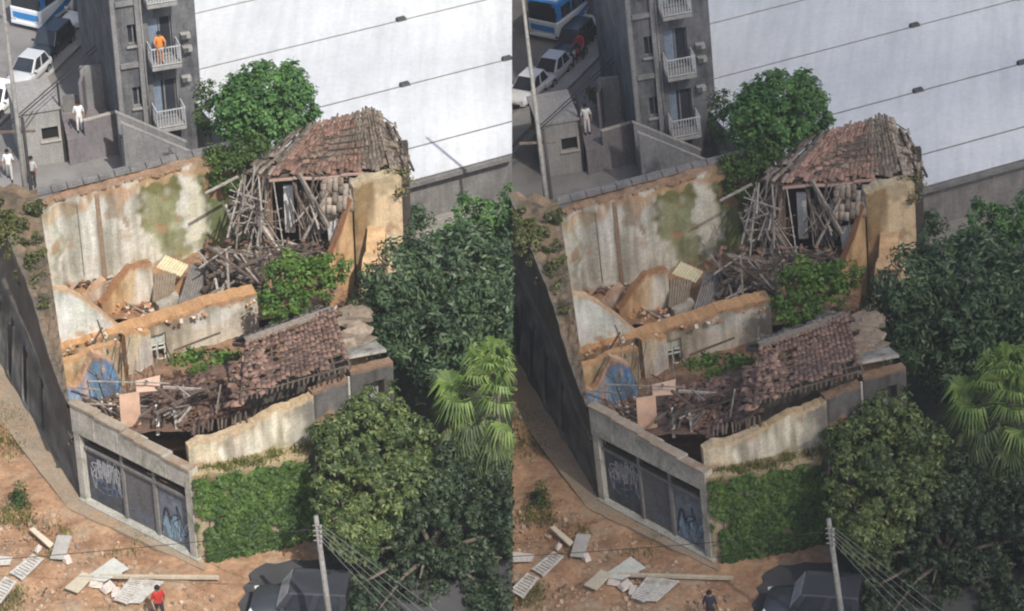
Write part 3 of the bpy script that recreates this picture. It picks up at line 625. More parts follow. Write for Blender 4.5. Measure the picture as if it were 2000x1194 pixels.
for k in range(24):
    f_ = k / 23; x = 690 + random.uniform(-22, 26) * (1 - .4 * f_); c = PY(x, 684 - 80 * f_, 82.6 + 4.2 * f_)
    mb = MB(); mb.box((0, 0, 0), (random.uniform(.4, .95), random.uniform(.3, .6), random.uniform(.1, .2))); mb.v = [(a_ + random.uniform(-.05, .05), b_ + random.uniform(-.05, .05), c_ + random.uniform(-.03, .03)) for a_, b_, c_ in mb.v]
    o = adopt(mb.build('fallen_slab', SLAB)); o.matrix_basis = Matrix.Translation(c) @ Matrix.Rotation(R(18 + random.uniform(-35, 35)), 4, 'Z') @ Matrix.Rotation(R(random.uniform(-16, 16)), 4, 'X')

# --- gate front
def gp(u, z, o=0.0): return along(GA, GB, u, z, o)
gl = (GB - GA).length; gang = math.atan2(GB.y - GA.y, GB.x - GA.x); GR = Matrix.Rotation(gang, 3, 'Z')
def gbox(u0, u1, z0_, z1, o0, o1, name, m, par=None, **k):
    c = gp((u0 + u1) / 2, (z0_ + z1) / 2, (o0 + o1) / 2)
    o = MB().box(c, ((u1 - u0) * gl, abs(o1 - o0), z1 - z0_), GR).build(name, m, None, **k); return adopt(o, par)
gbox(0, .055, .1, 3.45, .0, -.5, 'gate_pier', CONC, bevel=.02); gbox(.945, 1.0, .1, 3.45, .02, -.5, 'gate_pier', CONC, bevel=.02)
gbox(.375, .395, .1, 3.42, -.12, -.4, 'gate_pier', CONCD); gbox(.645, .67, .1, 3.42, -.12, -.4, 'gate_pier', CONCD)
for k in range(5):
    gbox(k / 5 + (.002 if k else 0), (k + 1) / 5, 3.45, 4.78 - .1 * k + random.uniform(-.03, .03), .04 + random.uniform(-.015, .015), -.42, 'parapet', CONC, bevel=.03)
for k in range(9): gbox(k / 9 + .003, (k + 1) / 9, 4.765 - .1 * int((k + .5) / 9 * 5) + .02, 4.89 - .1 * int((k + .5) / 9 * 5) + random.uniform(-.03, .02), .1, -.3, 'coping_brick', mat('brown_coping', (.27, .22, .165), (.38, .32, .25), 1.5, dirt=(.26, .17, .10), dscale=1.2))
gbox(.0, 1.02, .0, .22, .12, -.4, 'threshold', CONC, bevel=.02)
gbox(.07, .945, 2.75, 2.87, -.1, -.3, 'lintel', CONCD)
gbox(.07, .945, 2.88, 3.44, -.34, -.38, 'transom_back', VOID)
m = MB()
for k in range(64):
    u = .075 + .865 * k / 63; m.bar(gp(u, 2.88, -.16), gp(u, 3.44, -.16), .022)
for z in (3.02, 3.3): m.bar(gp(.07, z, -.15), gp(.945, z, -.15), .03)
adopt(m.build('transom_grille', IRON))
for (a, b, mm, lab) in ((.057, .375, METDOOR, 'dark blue grey roller door with pale graffiti'), (.395, .645, METGREY, 'plain grey roller door'), (.67, .945, METPALE, 'pale blue door with graffiti')):
    d = gbox(a + .004, b - .004, .2, 2.75, -.24, -.3, 'gate_door', mm); d['label'] = lab
    n = 22
    for k in range(n): gbox(a + .006, b - .006, .22 + 2.52 * k / n, .22 + 2.52 * (k + .86) / n, -.215, -.24, 'slat', mm, d)
def scribble(u0, u1, z0_, z1, n, m, w, seed, name='graffiti'):
    r_ = random.Random(seed); mb = MB()
    for k in range(n):
        uc = u0 + (u1 - u0) * (k + .5) / n; zc_ = r_.uniform(z0_ + .15, z1 - .15); ph = r_.uniform(0, 6); pts = []
        rx, rz_ = (u1 - u0) / n * r_.uniform(.5, .9), (z1 - z0_) * r_.uniform(.2, .45); fx, fz = r_.choice((1, 1, 2)), r_.choice((1, 2, 2, 3))
        for i in range(22):
            t = i / 21 * 5.2; pts.append(gp(uc + rx * math.sin(fx * t + ph), zc_ + rz_ * math.sin(fz * t), -.207))
        for p, q in zip(pts, pts[1:]):
            d = (q - p)
            if d.length < .01: continue
            s = d.normalized().cross(V(GB.y - GA.y, -(GB.x - GA.x), 0).normalized()) * w / 2
            o = V(GB.y - GA.y, -(GB.x - GA.x), 0).normalized() * .006
            mb.slab([p - s, q - s, q + s, p + s], .003)
    return adopt(mb.build(name, m))
scribble(.11, .36, 1.5, 2.5, 5, mat('pale_graffiti', (.42, .43, .45)), .05, 3); scribble(.13, .35, .7, 1.5, 5, mat('blue_graffiti', (.14, .18, .27)), .06, 5)
scribble(.10, .37, 1.0, 2.2, 9, mat('pale_graffiti', (.42, .43, .45)), .03, 13); scribble(.42, .62, .5, 1.0, 3, mat('blue_graffiti', (.14, .18, .27)), .04, 15); scribble(.69, .93, .4, 1.7, 5, mat('light_blue_graffiti', (.28, .40, .50)), .07, 8); scribble(.69, .93, .35, 1.9, 3, mat('dark_graffiti', (.03, .04, .06)), .05, 9)

# --- rubble floor of the rooms: one uneven soil body
def heap(name, pts, m, cell=.35, amp=.14, base=.2):
    """pts: photo pixel + height control points; inverse-distance surface over their plan hull box"""
    pp_ = [P(x, y, z) for x, y, z in pts]; a = np.array([(p.x, p.y) for p in pp_]); hz = np.array([p.z for p in pp_])
    x0, x1, y0, y1 = a[:, 0].min(), a[:, 0].max(), a[:, 1].min(), a[:, 1].max(); nx, ny = int((x1 - x0) / cell) + 1, int((y1 - y0) / cell) + 1
    mb = MB(); 
    for i in range(nx + 1):
        for j in range(ny + 1):
            x, y = x0 + (x1 - x0) * i / nx, y0 + (y1 - y0) * j / ny; d = ((a - (x, y)) ** 2).sum(1) + .05; w = 1 / d ** 1.6; z = (w * hz).sum() / w.sum()
            v = V(x, y, 0); z += amp * (noise.noise(v * 1.3) + .6 * noise.noise(v * 3.5)); mb.v.append((x, y, z))
    for i in range(nx):
        for j in range(ny): k = i * (ny + 1) + j; mb.f.append((k, k + ny + 1, k + ny + 2, k + 1))
    return adopt(mb.build(name, m, None, True)), (lambda x, y: None)
heap('rubble_floor', [(100, 560, 1.2), (190, 545, 1.3), (300, 520, 1.6), (430, 490, 1.9), (500, 500, 2.2), (230, 600, 2.5), (260, 625, 2.8), (340, 600, 2.4), (420, 560, 2.4), (500, 560, 2.6), (640, 520, 2.6), (600, 570, 3.0), (680, 560, 3.0), (640, 600, 3.2)], SOIL)
heap('rubble_floor', [(150, 800, 2.6), (240, 780, 2.6), (300, 720, 2.2), (420, 700, 2.2), (480, 660, 2.2), (230, 830, 2.7), (330, 880, 2.4), (300, 690, 1.8), (200, 700, 2.0)], mat('brown_rubble', (.17, .10, .06), (.30, .185, .115), 2.5, .98, .9, 14))

# --- clay tiles
def tile_mesh(name, m, w=.27, l=.44, h=.058, seg=5, th=.018):
    mb = MB(); n = seg + 1
    for y in (-l / 2, l / 2):
        k = 1.0 if y < 0 else .9
        for i in range(n):
            a = math.pi * i / seg; x = -math.cos(a) * w / 2 * k; z = math.sin(a) * h
            mb.v.append((x, y, z)); mb.v.append((x * .88, y, z - th if 0 < i < seg else z))
    for i in range(seg):
        a, b = 2 * i, 2 * (i + 1); o = 2 * n
        mb.f += [(a, b, b + o, a + o), (a + 1, a + o + 1, b + o + 1, b + 1), (a, a + 1, b + 1, b), (a + o, b + o, b + o + 1, a + o + 1)]
    me = bpy.data.meshes.new(name); me.from_pydata(mb.v, [], mb.f); me.update(); me.materials.append(m)
    me.polygons.foreach_set('use_smooth', [True] * len(me.polygons)); return me
TM = tile_mesh('clay_tile', TILE); TMO = tile_mesh('clay_tile_old', TILEOLD)
JOIN = {}; NT = [0]
def put_tile(me, mx, parent, name='tile', joined=False):
    if joined or NT[0] >= 300:
        k = (parent.name, me.name); j = JOIN.setdefault(k, [parent, me, []]); j[2].append(mx.copy()); return
    NT[0] += 1
    o = bpy.data.objects.new(name, me); col.objects.link(o); o.parent = parent; o.matrix_local = mx; return o
def frame_m(x, y, z, loc):
    m = Matrix((x, y, z)).transposed().to_4x4(); m.translation = loc; return m
def tiled(parent, c00, c10, c11, c01, cols, rows_, me, hole, jit=.04, lift=.05, me2=None, joined=False, sagk=.10, dis=1.0):
    """corners eave-left, eave-right, ridge-right, ridge-left"""
    n = 0
    for r_ in range(rows_):
        for c in range(cols):
            u, v = (c + .5) / cols, (r_ + .5) / rows_
            if hole(u, v): continue
            p = c00.lerp(c10, u).lerp(c01.lerp(c11, u), v)
            ux = (c10.lerp(c11, v) - c00.lerp(c01, v)).normalized(); uy = (c01.lerp(c11, u) - c00.lerp(c10, u)).normalized(); nn = ux.cross(uy).normalized(); ux = uy.cross(nn)
            sag = -sagk * math.sin(math.pi * u) * math.sin(math.pi * v) + (.05 + .3 * sagk) * noise.noise(V(u * 4, v * 4, 3))
            rot = Matrix.Rotation(R(random.gauss(0, 4 * dis * (1 if random.random() < .85 else 4))), 4, 'Z') @ Matrix.Rotation(R(5 + random.gauss(0, 3 * dis)), 4, 'X') @ Matrix.Rotation(R(random.gauss(0, 3 * dis)), 4, 'Y')
            mx = frame_m(ux, uy, nn, p + nn * (lift + sag + random.uniform(0, .015)) + ux * random.gauss(0, jit * .3) + uy * random.gauss(0, jit)) @ rot
            w = (c10.lerp(c11, v) - c00.lerp(c01, v)).length / cols; sx = w / .27 * 1.04; sy = (c01 - c00).length / rows_ / .44 * 1.22
            put_tile(me2 if me2 and hole(u, v) is None else me, mx @ Matrix.Diagonal((sx, sy, 1, 1)), parent, joined=joined); n += 1
    return n
def roof_frame(name, c00, c10, c11, c01, nr, nb, drop=.08, m=WOODDK):
    mb = MB()
    for i in range(nr + 1):
        u = i / nr; mb.bar(c00.lerp(c10, u) - V(0, 0, drop + .12), c01.lerp(c11, u) - V(0, 0, drop + .12), .08, .12)
    for j in range(nb + 1):
        v = j / nb; mb.bar(c00.lerp(c01, v) - V(0, 0, drop), c10.lerp(c11, v) - V(0, 0, drop), .05, .04)
    return adopt(mb.build(name, m))
# lower roof over the side wing
adopt(MB().bar(V(-10.6, 80.0, 4.6), V(-6.4, 81.6, 4.6), .15, 4.2).build('shade_backing', INSHADE))  # added backing wall, its dark colour stands in for shade behind the eave
a0, a1, a2, a3 = PY(470, 772, 78.35), PY(684, 710, 80.1), PY(652, 606, 84.0), PY(480, 668, 82.1)
lr = roof_frame('lower_roof', a0, a1, a2, a3, 7, 9); lr['label'] = 'sagging clay tile roof over side wing'
def hole_l(u, v):
    k = noise.noise(V(u * 3.4, v * 3.1, 4.4)) + .25 * noise.noise(V(u * 9, v * 9, 1))
    if (u - .22) ** 2 / .020 + (v - .28) ** 2 / .02 < 1: return True
    if (u - .27) ** 2 / .012 + (v - .72) ** 2 / .004 < 1: return True
    if u < .18 and k > .12: return True
    if v < .1 and noise.noise(V(u * 14, 2, 2)) > .1: return True
    return k > .40
tiled(lr, a0, a1, a2, a3, 22, 13, TM, hole_l, sagk=.22, dis=1.15, jit=.045)
adopt(MB().bar(a3 + V(0, 0, .05), a2 + V(0, 0, .05), .3, .14).build('ridge_cap', TILEOLD))
m = MB()
for k in range(22):
    u = k / 21; p = a0.lerp(a1, u); m.bar(p + V(0, .1, -.1), p + V(random.uniform(-.05, .05), -.22, -.17 + random.uniform(-.08, .03)), .06, .07)
adopt(m.build('rafter_tails', WOODDK))
# far slope of the lower roof, going down behind the ridge
b3, b2 = a3 + V(-.7, 1.6, -1.0), a2 + V(-.7, 1.4, -.8)
fr_ = roof_frame('lower_roof_far_slope', a3, a2, b2, b3, 6, 4); tiled(fr_, a3 + V(0, .1, 0), a2 + V(0, .1, 0), b2, b3, 17, 4, TMO, lambda u, v: noise.noise(V(u * 4, v * 3, 9)) > .25, joined=True)
# upper roof of the rear wing
u0, u1, u2, u3 = PY(528, 345, 94.6), PY(760, 334, 95.6), PY(728, 212, 98.6), PY(622, 240, 98.0)
ur = roof_frame('upper_roof', u0, u1, u2, u3, 8, 9); ur['label'] = 'holed reddish tile roof of rear wing'
def hole_u(u, v):
    k = noise.noise(V(u * 4.1, v * 3.7, 14.4)) + .4 * noise.noise(V(u * 10, v * 10, 3))
    if .12 < u < .70 and .02 < v < .75 and k > .08: return True
    if v < .09 and noise.noise(V(u * 13, 5, 2)) > -.05: return True
    if k > .62: return True
    return None if u + v * .35 + .25 * noise.noise(V(u * 5, v * 5, 2)) > .88 else False
tiled(ur, u0, u1, u2, u3, 26, 14, TM, hole_u, me2=TMO, joined=True, sagk=.34, dis=1.3, jit=.05)
# under-roof deck of the rear wing keeps the inside dark
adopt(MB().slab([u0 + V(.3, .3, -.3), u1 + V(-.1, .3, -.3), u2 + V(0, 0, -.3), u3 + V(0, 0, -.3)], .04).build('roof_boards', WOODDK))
h1, h3 = PY(808, 326, 96.4), PY(768, 240, 98.8)
hr = roof_frame('upper_roof_hip', u1, h1, h3, u2, 3, 7); tiled(hr, u1, h1, h3, u2, 9, 13, TMO, lambda u, v: (u > .45 and noise.noise(V(u * 5, v * 9, 2)) > -.08) or noise.noise(V(u * 4, v * 5, 8)) > .42, joined=True, sagk=.2, dis=2.0)
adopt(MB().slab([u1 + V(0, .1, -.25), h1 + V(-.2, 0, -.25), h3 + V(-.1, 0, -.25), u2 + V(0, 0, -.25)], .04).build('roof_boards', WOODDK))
for k_ in range(5): adopt(MB().bar(u0.lerp(u1, k_ / 5) + V(-.05, -.1, -.05 + random.uniform(-.12, .03)), u0.lerp(u1, (k_ + .93) / 5) + V(0, -.1, -.04 + random.uniform(-.12, .03)), .1, .09).build('eave_board', mat('pinkish_eave', (.34, .22, .18), (.44, .31, .25), 3)))
adopt(MB().bar(u0 + V(-.1, -.05, -.12), u3 + V(-.1, 0, -.05), .1, .16).build('verge_board', WOODDK))
left_slope = [PY(478, 335, 95.2), u0, u3, PY(560, 262, 98.6)]
ls = roof_frame('upper_roof_broken_slope', *left_slope, 4, 5); tiled(ls, *left_slope, 6, 8, TMO, lambda u, v: noise.noise(V(u * 4, v * 4, 5)) > .05, joined=True)
hang = [PY(625, 420, 94.2), PY(690, 405, 93.9), PY(694, 350, 94.6), PY(628, 348, 94.9)]
hg = roof_frame('hanging_roof_piece', *hang, 4, 5); tiled(hg, *hang, 6, 5, TMO, lambda u, v: noise.noise(V(u * 5, v * 5, 7)) > .4, joined=True)

# --- collapsed tile heap
hq = [(265, 775, 3.0), (330, 742, 3.4), (420, 735, 4.3), (480, 745, 5.3), (478, 800, 5.3), (420, 815, 4.9), (370, 838, 4.2), (300, 795, 3.2), (400, 770, 4.3)]
hp, _ = heap('tile_heap', hq, mat('tile_rubble', (.12, .075, .055), (.22, .14, .10), 4, .98, .9, 18), .3, .12)
hp['label'] = 'heap of fallen clay tiles and rafters'
dg = bpy.context.evaluated_depsgraph_get
def heap_z(x, y):
    a = [P(*q) for q in hq]; w = [1 / (((p.x - x) ** 2 + (p.y - y) ** 2 + .05) ** 1.6) for p in a]; return sum(p.z * k for p, k in zip(a, w)) / sum(w)
def inpoly(x, y, poly):
    r_ = False
    for (x0_, y0_), (x1_, y1_) in zip(poly, poly[1:] + poly[:1]):
        if (y0_ > y) != (y1_ > y) and x < (x1_ - x0_) * (y - y0_) / (y1_ - y0_) + x0_: r_ = not r_
    return r_
def rnd_rot(t): return Matrix.Rotation(random.uniform(0, 6.28), 4, 'Z') @ Matrix.Rotation(R(random.gauss(0, t)), 4, 'X') @ Matrix.Rotation(R(random.gauss(0, t)), 4, 'Y')
poly = [(285, 775), (330, 745), (420, 730), (490, 735), (486, 800), (420, 826), (375, 850), (340, 825), (300, 800)]
n = 0
while n < 520:
    x, y = random.uniform(280, 492), random.uniform(728, 852)
    if not inpoly(x, y, poly): continue
    z = 4.0
    for _ in range(4): q = P(x, y, z); z = heap_z(q.x, q.y)
    put_tile(TM, Matrix.Translation(P(x, y, z + .1 + random.uniform(0, .12))) @ Matrix.Rotation(R(-20), 4, 'Y') @ rnd_rot(20) @ Matrix.Diagonal((.85, random.uniform(.5, .9), 1, 1)), hp); n += 1
# fallen tiles between heap and roof
for k in range(70):
    u, v = random.uniform(-.15, .3), random.uniform(.0, 1); p = a0.lerp(a1, u).lerp(a3.lerp(a2, u), v)
    put_tile(TM, Matrix.Translation(p + V(0, 0, -.1 - max(0, .1 - u) * 2)) @ rnd_rot(16), lr, joined=True)

for k in range(110):
    u, v = min(.8, max(.05, random.gauss(.4, .17))), min(.8, max(.0, random.gauss(.3, .2))); p = u0.lerp(u1, u).lerp(u3.lerp(u2, u), v)
    put_tile(TM if k % 3 else TMO, Matrix.Translation(p + V(0, 0, -.3 + random.uniform(0, .22))) @ rnd_rot(18) @ Matrix.Scale(random.uniform(.6, 1), 4), ur, joined=True)
mid_ = [PY(random.uniform(390, 660), random.uniform(470, 520), random.uniform(92.4, 94.2)) for _ in range(90)] + [P(random.uniform(120, 260), random.uniform(535, 562), 1.5) for _ in range(30)] + [P(random.uniform(140, 240), random.uniform(770, 815), 2.85) for _ in range(40)] + [P(random.uniform(640, 700), random.uniform(600, 690), 4.6) for _ in range(40)]
for p in mid_: put_tile(TM, Matrix.Translation(p) @ rnd_rot(28) @ Matrix.Scale(random.uniform(.5, .95), 4), hp, joined=True)
for (pn, mn), (par, me0, ms) in JOIN.items():
    mb = MB(); bv = [v.co.copy() for v in me0.vertices]; bf = [tuple(p.vertices) for p in me0.polygons]
    for mx in ms: mb.add([mx @ v for v in bv], bf)
    o = mb.build('tiles', TILE_J if me0 is TM else TILEOLD_J, par, True); o['kind'] = 'stuff'

# --- timbers
def timber(a, b, w, m=WOOD, h=None, name='timber'): return adopt(MB().bar(a, b, w, h or w * random.uniform(.7, 1.2)).build(name, m))
def bundle(n, top, bot, w, mats, Yj=.6):
    for k in range(n):
        (tx, ty, tY), (bx, by, bY) = top(), bot()
        timber(PY(tx, ty, tY), PY(bx, by, bY), random.uniform(*w), random.choice(mats))
U = random.uniform
bundle(46, lambda: (U(470, 528), U(322, 420), U(94.2, 95.6)), lambda: (U(440, 548), U(400, 515), U(92.4, 95.0)), (.025, .07), (WOOD, WOOD, WOOD, WOODDK))
bundle(30, lambda: (U(445, 540), U(350, 480), U(93.6, 95)), lambda: (U(440, 560), U(380, 500), U(93, 94.8)), (.02, .055), (WOOD, WOODDK))
bundle(16, lambda: (U(560, 660), U(340, 430), U(94.2, 95.4)), lambda: (U(560, 660), U(400, 490), U(93.6, 94.8)), (.025, .06), (WOOD, WOODDK))
bundle(10, lambda: (U(570, 620), U(345, 375), U(94.4, 95.2)), lambda: (U(585, 650), U(430, 490), U(93.6, 94.8)), (.05, .1), (WOOD, WOODDK))
for a, b, w, mm in (((465, 345, 95.4), (400, 378, 94.6), .09, WOOD), ((640, 375, 94.3), (590, 472, 93.9), .09, WOOD), ((583, 338, 94.6), (642, 445, 93.8), .13, WOOD), ((440, 400, 94.6), (468, 470, 94), .12, WOOD), ((478, 395, 94.5), (450, 398, 94.2), .1, WOOD), ((503, 430, 93.8), (545, 490, 93.2), .14, WOOD), ((512, 425, 93.6), (498, 520, 92.8), .12, WOOD),
                    ((455, 512, 93.2), (395, 570, 91.4), .22, WOODDK), ((440, 505, 93.4), (400, 535, 92.4), .16, WOODDK), ((462, 540, 92), (495, 575, 91), .14, WOODDK), ((445, 545, 91.8), (425, 585, 90.8), .12, WOOD), ((418, 535, 92.1), (428, 580, 90.9), .1, WOOD), ((205, 555, 92.8), (262, 522, 94.2), .06, WOOD), ((253, 595, 91), (300, 612, 90.6), .09, WOODDK), ((247, 590, 91), (290, 616, 90.6), .06, WOOD)):
    timber(PY(*a), PY(*b), w, mm)
bundle(30, lambda: (U(400, 640), U(470, 520), U(92, 94)), lambda: (U(400, 640), U(475, 540), U(91.6, 93.6)), (.02, .05), (WOOD, WOOD, WOODDK))
bundle(46, lambda: (U(385, 530), U(480, 560), U(91.2, 93.6)), lambda: (U(385, 540), U(490, 585), U(90.8, 93)), (.05, .13), (WOOD, WOODDK, WOODDK))
bundle(26, lambda: (U(520, 640), U(470, 510), U(92.6, 94)), lambda: (U(520, 650), U(480, 520), U(92.2, 93.6)), (.04, .1), (WOOD, WOODDK))
bundle(20, lambda: (U(140, 330), U(700, 800), U(81.5, 84)), lambda: (U(140, 330), U(730, 820), U(81, 83.6)), (.02, .06), (WOOD, WOODDK))
bundle(18, lambda: (U(300, 470), U(750, 810), U(80, 82)), lambda: (U(300, 470), U(760, 830), U(79.6, 82)), (.05, .11), (WOOD, WOODDK))
for k in range(9):   # charred rafters sticking out of the hole and the stubs under the heap
    x = 285 + k * 11; timber(PY(x, U(792, 806), 80.9), PY(x + U(-26, -8), U(810, 835), 80.0), U(.06, .1), random.choice((WOOD, WOODDK)))
for k in range(12):
    x = 380 + k * 9; timber(PY(x, 828 - k * 2.2, 79.2), PY(x + U(-3, 5), 850 - k * 2.2, 79.0), .07, WOODDK)
for k in range(16):  # reeds and laths hanging on the blue and plaster walls
    x = U(185, 330); y = U(650, 720); timber(PY(x, y, 85.6), PY(x + U(-14, 16), y + U(30, 70), 84.2), U(.025, .05), random.choice((WOODDK, WOOD)))
timber(PY(150, 720, 84.6), PY(200, 640, 86.4), .06, WOODDK); timber(PY(190, 625, 86.6), PY(212, 690, 85.2), .05, WOODDK); timber(PY(340, 685, 86.4), PY(430, 650, 87.6), .07, WOODDK)
# corrugated sheets and panels
def corr(name, q, m, n=14, amp=.04):
    a, b, c, d = [Vector(p) for p in q]; nn = (b - a).cross(d - a).normalized(); mb = MB()
    for i in range(n * 2 + 1):
        u = i / (n * 2); o = nn * (amp if i % 2 else -amp); mb.v += [tuple(a.lerp(b, u) + o), tuple(d.lerp(c, u) + o), tuple(a.lerp(b, u) + o + nn * .012), tuple(d.lerp(c, u) + o + nn * .012)]
    for i in range(n * 2): k = i * 4; mb.f += [(k, k + 4, k + 5, k + 1), (k + 2, k + 3, k + 7, k + 6), (k, k + 2, k + 6, k + 4), (k + 1, k + 5, k + 7, k + 3)]
    return adopt(mb.build(name, m))
corr('corrugated_sheet', [PY(303, 522, 93.4), PY(352, 540, 92.8), PY(368, 518, 93.4), PY(322, 498, 94.2)], mat('yellowed_sheet', (.50, .44, .28), (.60, .55, .38), 3, .8, .3, 20), 9)['label'] = 'yellowed corrugated sheet'
corr('corrugated_sheet', [PY(343, 606, 90.4), PY(388, 600, 90.8), PY(408, 518, 93.2), PY(372, 516, 93.2)], mat('grey_sheet', (.21, .19, .17), (.30, .275, .25), 3, .85, .3, 20), 8)['label'] = 'grey corrugated sheet leaning in the rubble'
corr('corrugated_sheet', [PY(298, 590, 91.2), PY(335, 590, 91.4), PY(345, 535, 92.8), PY(300, 535, 92.8)], mat('brown_sheet', (.25, .20, .15), (.34, .28, .2), 3, .85, .3, 20), 8)
adopt(MB().slab([PY(236, 836, 80.6), PY(275, 828, 80.9), PY(271, 765, 81.0), PY(232, 771, 80.7)], .06).build('leaning_panel', mat('pink_board', (.43, .275, .195), (.52, .35, .255), 2, .85, .1, 6, fine=.12, dirt=(.40, .27, .19), dscale=1.5)))['label'] = 'salmon pink board standing on edge'
adopt(MB().slab([PY(266, 768, 82.0), PY(312, 764, 82.3), PY(312, 734, 82.8), PY(264, 745, 82.5)], .06).build('leaning_panel', mat('pink_board2', (.40, .275, .205), (.48, .34, .265), 2, .85, .1, 6, fine=.12)))
adopt(MB().bar(PY(309, 850, 80.3), PY(307, 790, 80.9), .13).build('white_post', WHITEP)); adopt(MB().bar(PY(345, 838, 80.2), PY(340, 800, 80.5), .1).build('white_post', TAN))
# brick and plaster chunks strewn over the rooms
def chunk_mesh(m, k):
    mb = MB(); r_ = random.Random(k); mb.box((0, 0, 0), (.22, .16, .12)); mb.v = [tuple(c * r_.uniform(.6, 1.25) for c in v) for v in mb.v]
    me = bpy.data.meshes.new('chunk'); me.from_pydata(mb.v, [], mb.f); me.materials.append(m); return me
CH = [chunk_mesh(m, k) for k, m in enumerate((mat('brick_red', (.36, .17, .09), (.46, .25, .14), 4, rand=.3), mat('plaster_bit', (.5, .44, .36), (.62, .57, .48), 4, rand=.2), mat('brick_orange', (.44, .24, .12), (.52, .32, .18), 4, rand=.3), WOODDK))]
for k in range(240):
    reg = random.random()
    if reg < .25: x, y, z = U(140, 235), U(765, 815), 2.75
    elif reg < .45: x, y, z = U(215, 345), U(585, 622), 2.75
    elif reg < .7: x, y, z = U(115, 500), 0, 3.8; y = 686 - (x - 115) * .27 + U(-10, 10)
    elif reg < .85: x, y, z = U(100, 260), U(540, 560), 1.5
    else: x, y, z = U(640, 700), U(590, 660), 3.6
    o = bpy.data.objects.new('brick', random.choice(CH[:3])); col.objects.link(o); adopt(o); o.matrix_basis = Matrix.Translation(P(x, y, z + U(0, .12))) @ rnd_rot(30) @ Matrix.Scale(U(.35, .9), 4)

# ============================================================ PLANTS
L_MANGO = leafmat('mango_leaves', [(.035, .068, .042), (.05, .09, .052), (.066, .112, .06), (.09, .135, .08)], .18, .5)
L_ROUND = leafmat('round_tree_leaves', [(.045, .12, .04), (.07, .165, .055), (.095, .205, .075), (.13, .235, .10)], .3)
L_BUSH = leafmat('bush_leaves', [(.05, .11, .022), (.075, .15, .03), (.11, .195, .04)], .25)
L_STAR = leafmat('star_leaves', [(.032, .062, .022), (.06, .098, .034), (.10, .14, .052), (.19, .22, .11)], .22)
L_STARD = leafmat('painted_shade_leaves', [(.012, .026, .014), (.02, .038, .02), (.03, .052, .028), (.065, .088, .055)], .12)  # leaf greens darkened to hold the lower corner's shade, a few left lit
L_IVY = leafmat('ivy_leaves', [(.026, .062, .016), (.045, .096, .023), (.068, .128, .032), (.098, .16, .046)], .22)
L_PALM = leafmat('palm_leaves', [(.11, .19, .055), (.165, .25, .08), (.24, .32, .13)], .35)
L_PALMOLD = leafmat('old_palm_leaves', [(.07, .11, .05), (.11, .15, .075), (.16, .19, .11)], .25)
L_VINE = leafmat('vine_leaves', [(.03, .065, .018), (.05, .09, .025), (.075, .12, .035)], .2)
L_CREEP = leafmat('creeper_leaves', [(.05, .06, .025), (.08, .095, .035), (.12, .13, .06)], .2)
L_DRY = leafmat('dry_leaves', [(.10, .10, .05), (.16, .15, .08), (.22, .20, .12)], .2)
def lobz(x, y, z, rx, ry, rz): p = P(x, y, z); return (p.x, p.y, p.z, rx, ry, rz)
def lob(x, y, Y, rx, ry, rz): p = PY(x, y, Y); return (p.x, p.y, p.z, rx, ry, rz)
tree('round_tree', V(-10.8, 99.4, -.3), [lob(520, 205, 99.6, 2.1, 1.7, 1.75), lob(470, 205, 99.6, 1.1, 1.1, 1.4), lob(572, 205, 99.6, 1.0, 1.0, 1.35), lob(530, 165, 99.9, 1.5, 1.2, 1.0), lob(500, 250, 99.2, 1.3, 1.0, .8), lob(450, 240, 99.3, .7, .7, .8)], 19000, .2, L_ROUND, .16,
     'rounded bright green tree behind the back wall of the ruin, {S} photo', 'tree', aspect=.55, up=.8, inner=.72, cr=.27, per=26, seed=1)
tree('wispy_tree', V(-13.6, 101.5, -.3), [lob(402, 185, 102, .45, .45, .7), lob(398, 230, 102, .35, .4, .7)], 900, .17, L_VINE, .06, 'small wispy tree beside the apartment block corner, {S} photo', 'tree', gap=.7, seed=2)
tree('mango_tree', V(-2.9, 88.2, 0), [lob(775, 560, 88.0, 1.35, 1.3, 1.7), lob(850, 520, 88.8, 1.6, 1.5, 1.5), lob(930, 520, 89.2, 1.8, 1.6, 1.7), lob(800, 650, 87, 1.6, 1.5, 1.6), lob(900, 620, 87.2, 2.0, 1.6, 1.9), lob(970, 600, 87.5, 1.6, 1.5, 1.9), lob(745, 610, 87.6, .9, .9, 1.3), lob(870, 700, 86, 1.5, 1.3, 1.3), lob(1010, 540, 88.5, 1.6, 1.5, 1.8)], 21000, .3, L_MANGO, .3,
     'large dark green tree right of the ruin, {S} photo', 'tree', aspect=.32, up=.35, cr=.5, per=40, gap=.75, gs=.8, seed=3)
tree('yard_tree', V(-1.2, 98.2, -.3), [lob(930, 435, 98.2, 1.3, 1.2, 1.2), lob(985, 420, 98.4, 1.2, 1.2, 1.3), lob(1040, 440, 98.4, 1.4, 1.2, 1.3), lob(885, 465, 97.6, .8, .8, .7)], 6000, .24, L_ROUND, .16, 'mid green tree behind the dark tree near the warehouse, {S} photo', 'tree', aspect=.45, gap=.7, seed=4)
tree('yard_shrub', V(-4.3, 97.3, -.3), [lob(815, 425, 97, .5, .5, .6), lob(800, 440, 96.8, .4, .4, .4)], 900, .18, L_MANGO, .05, 'dark shrub against the peach end wall, {S} photo', 'shrub', seed=5)
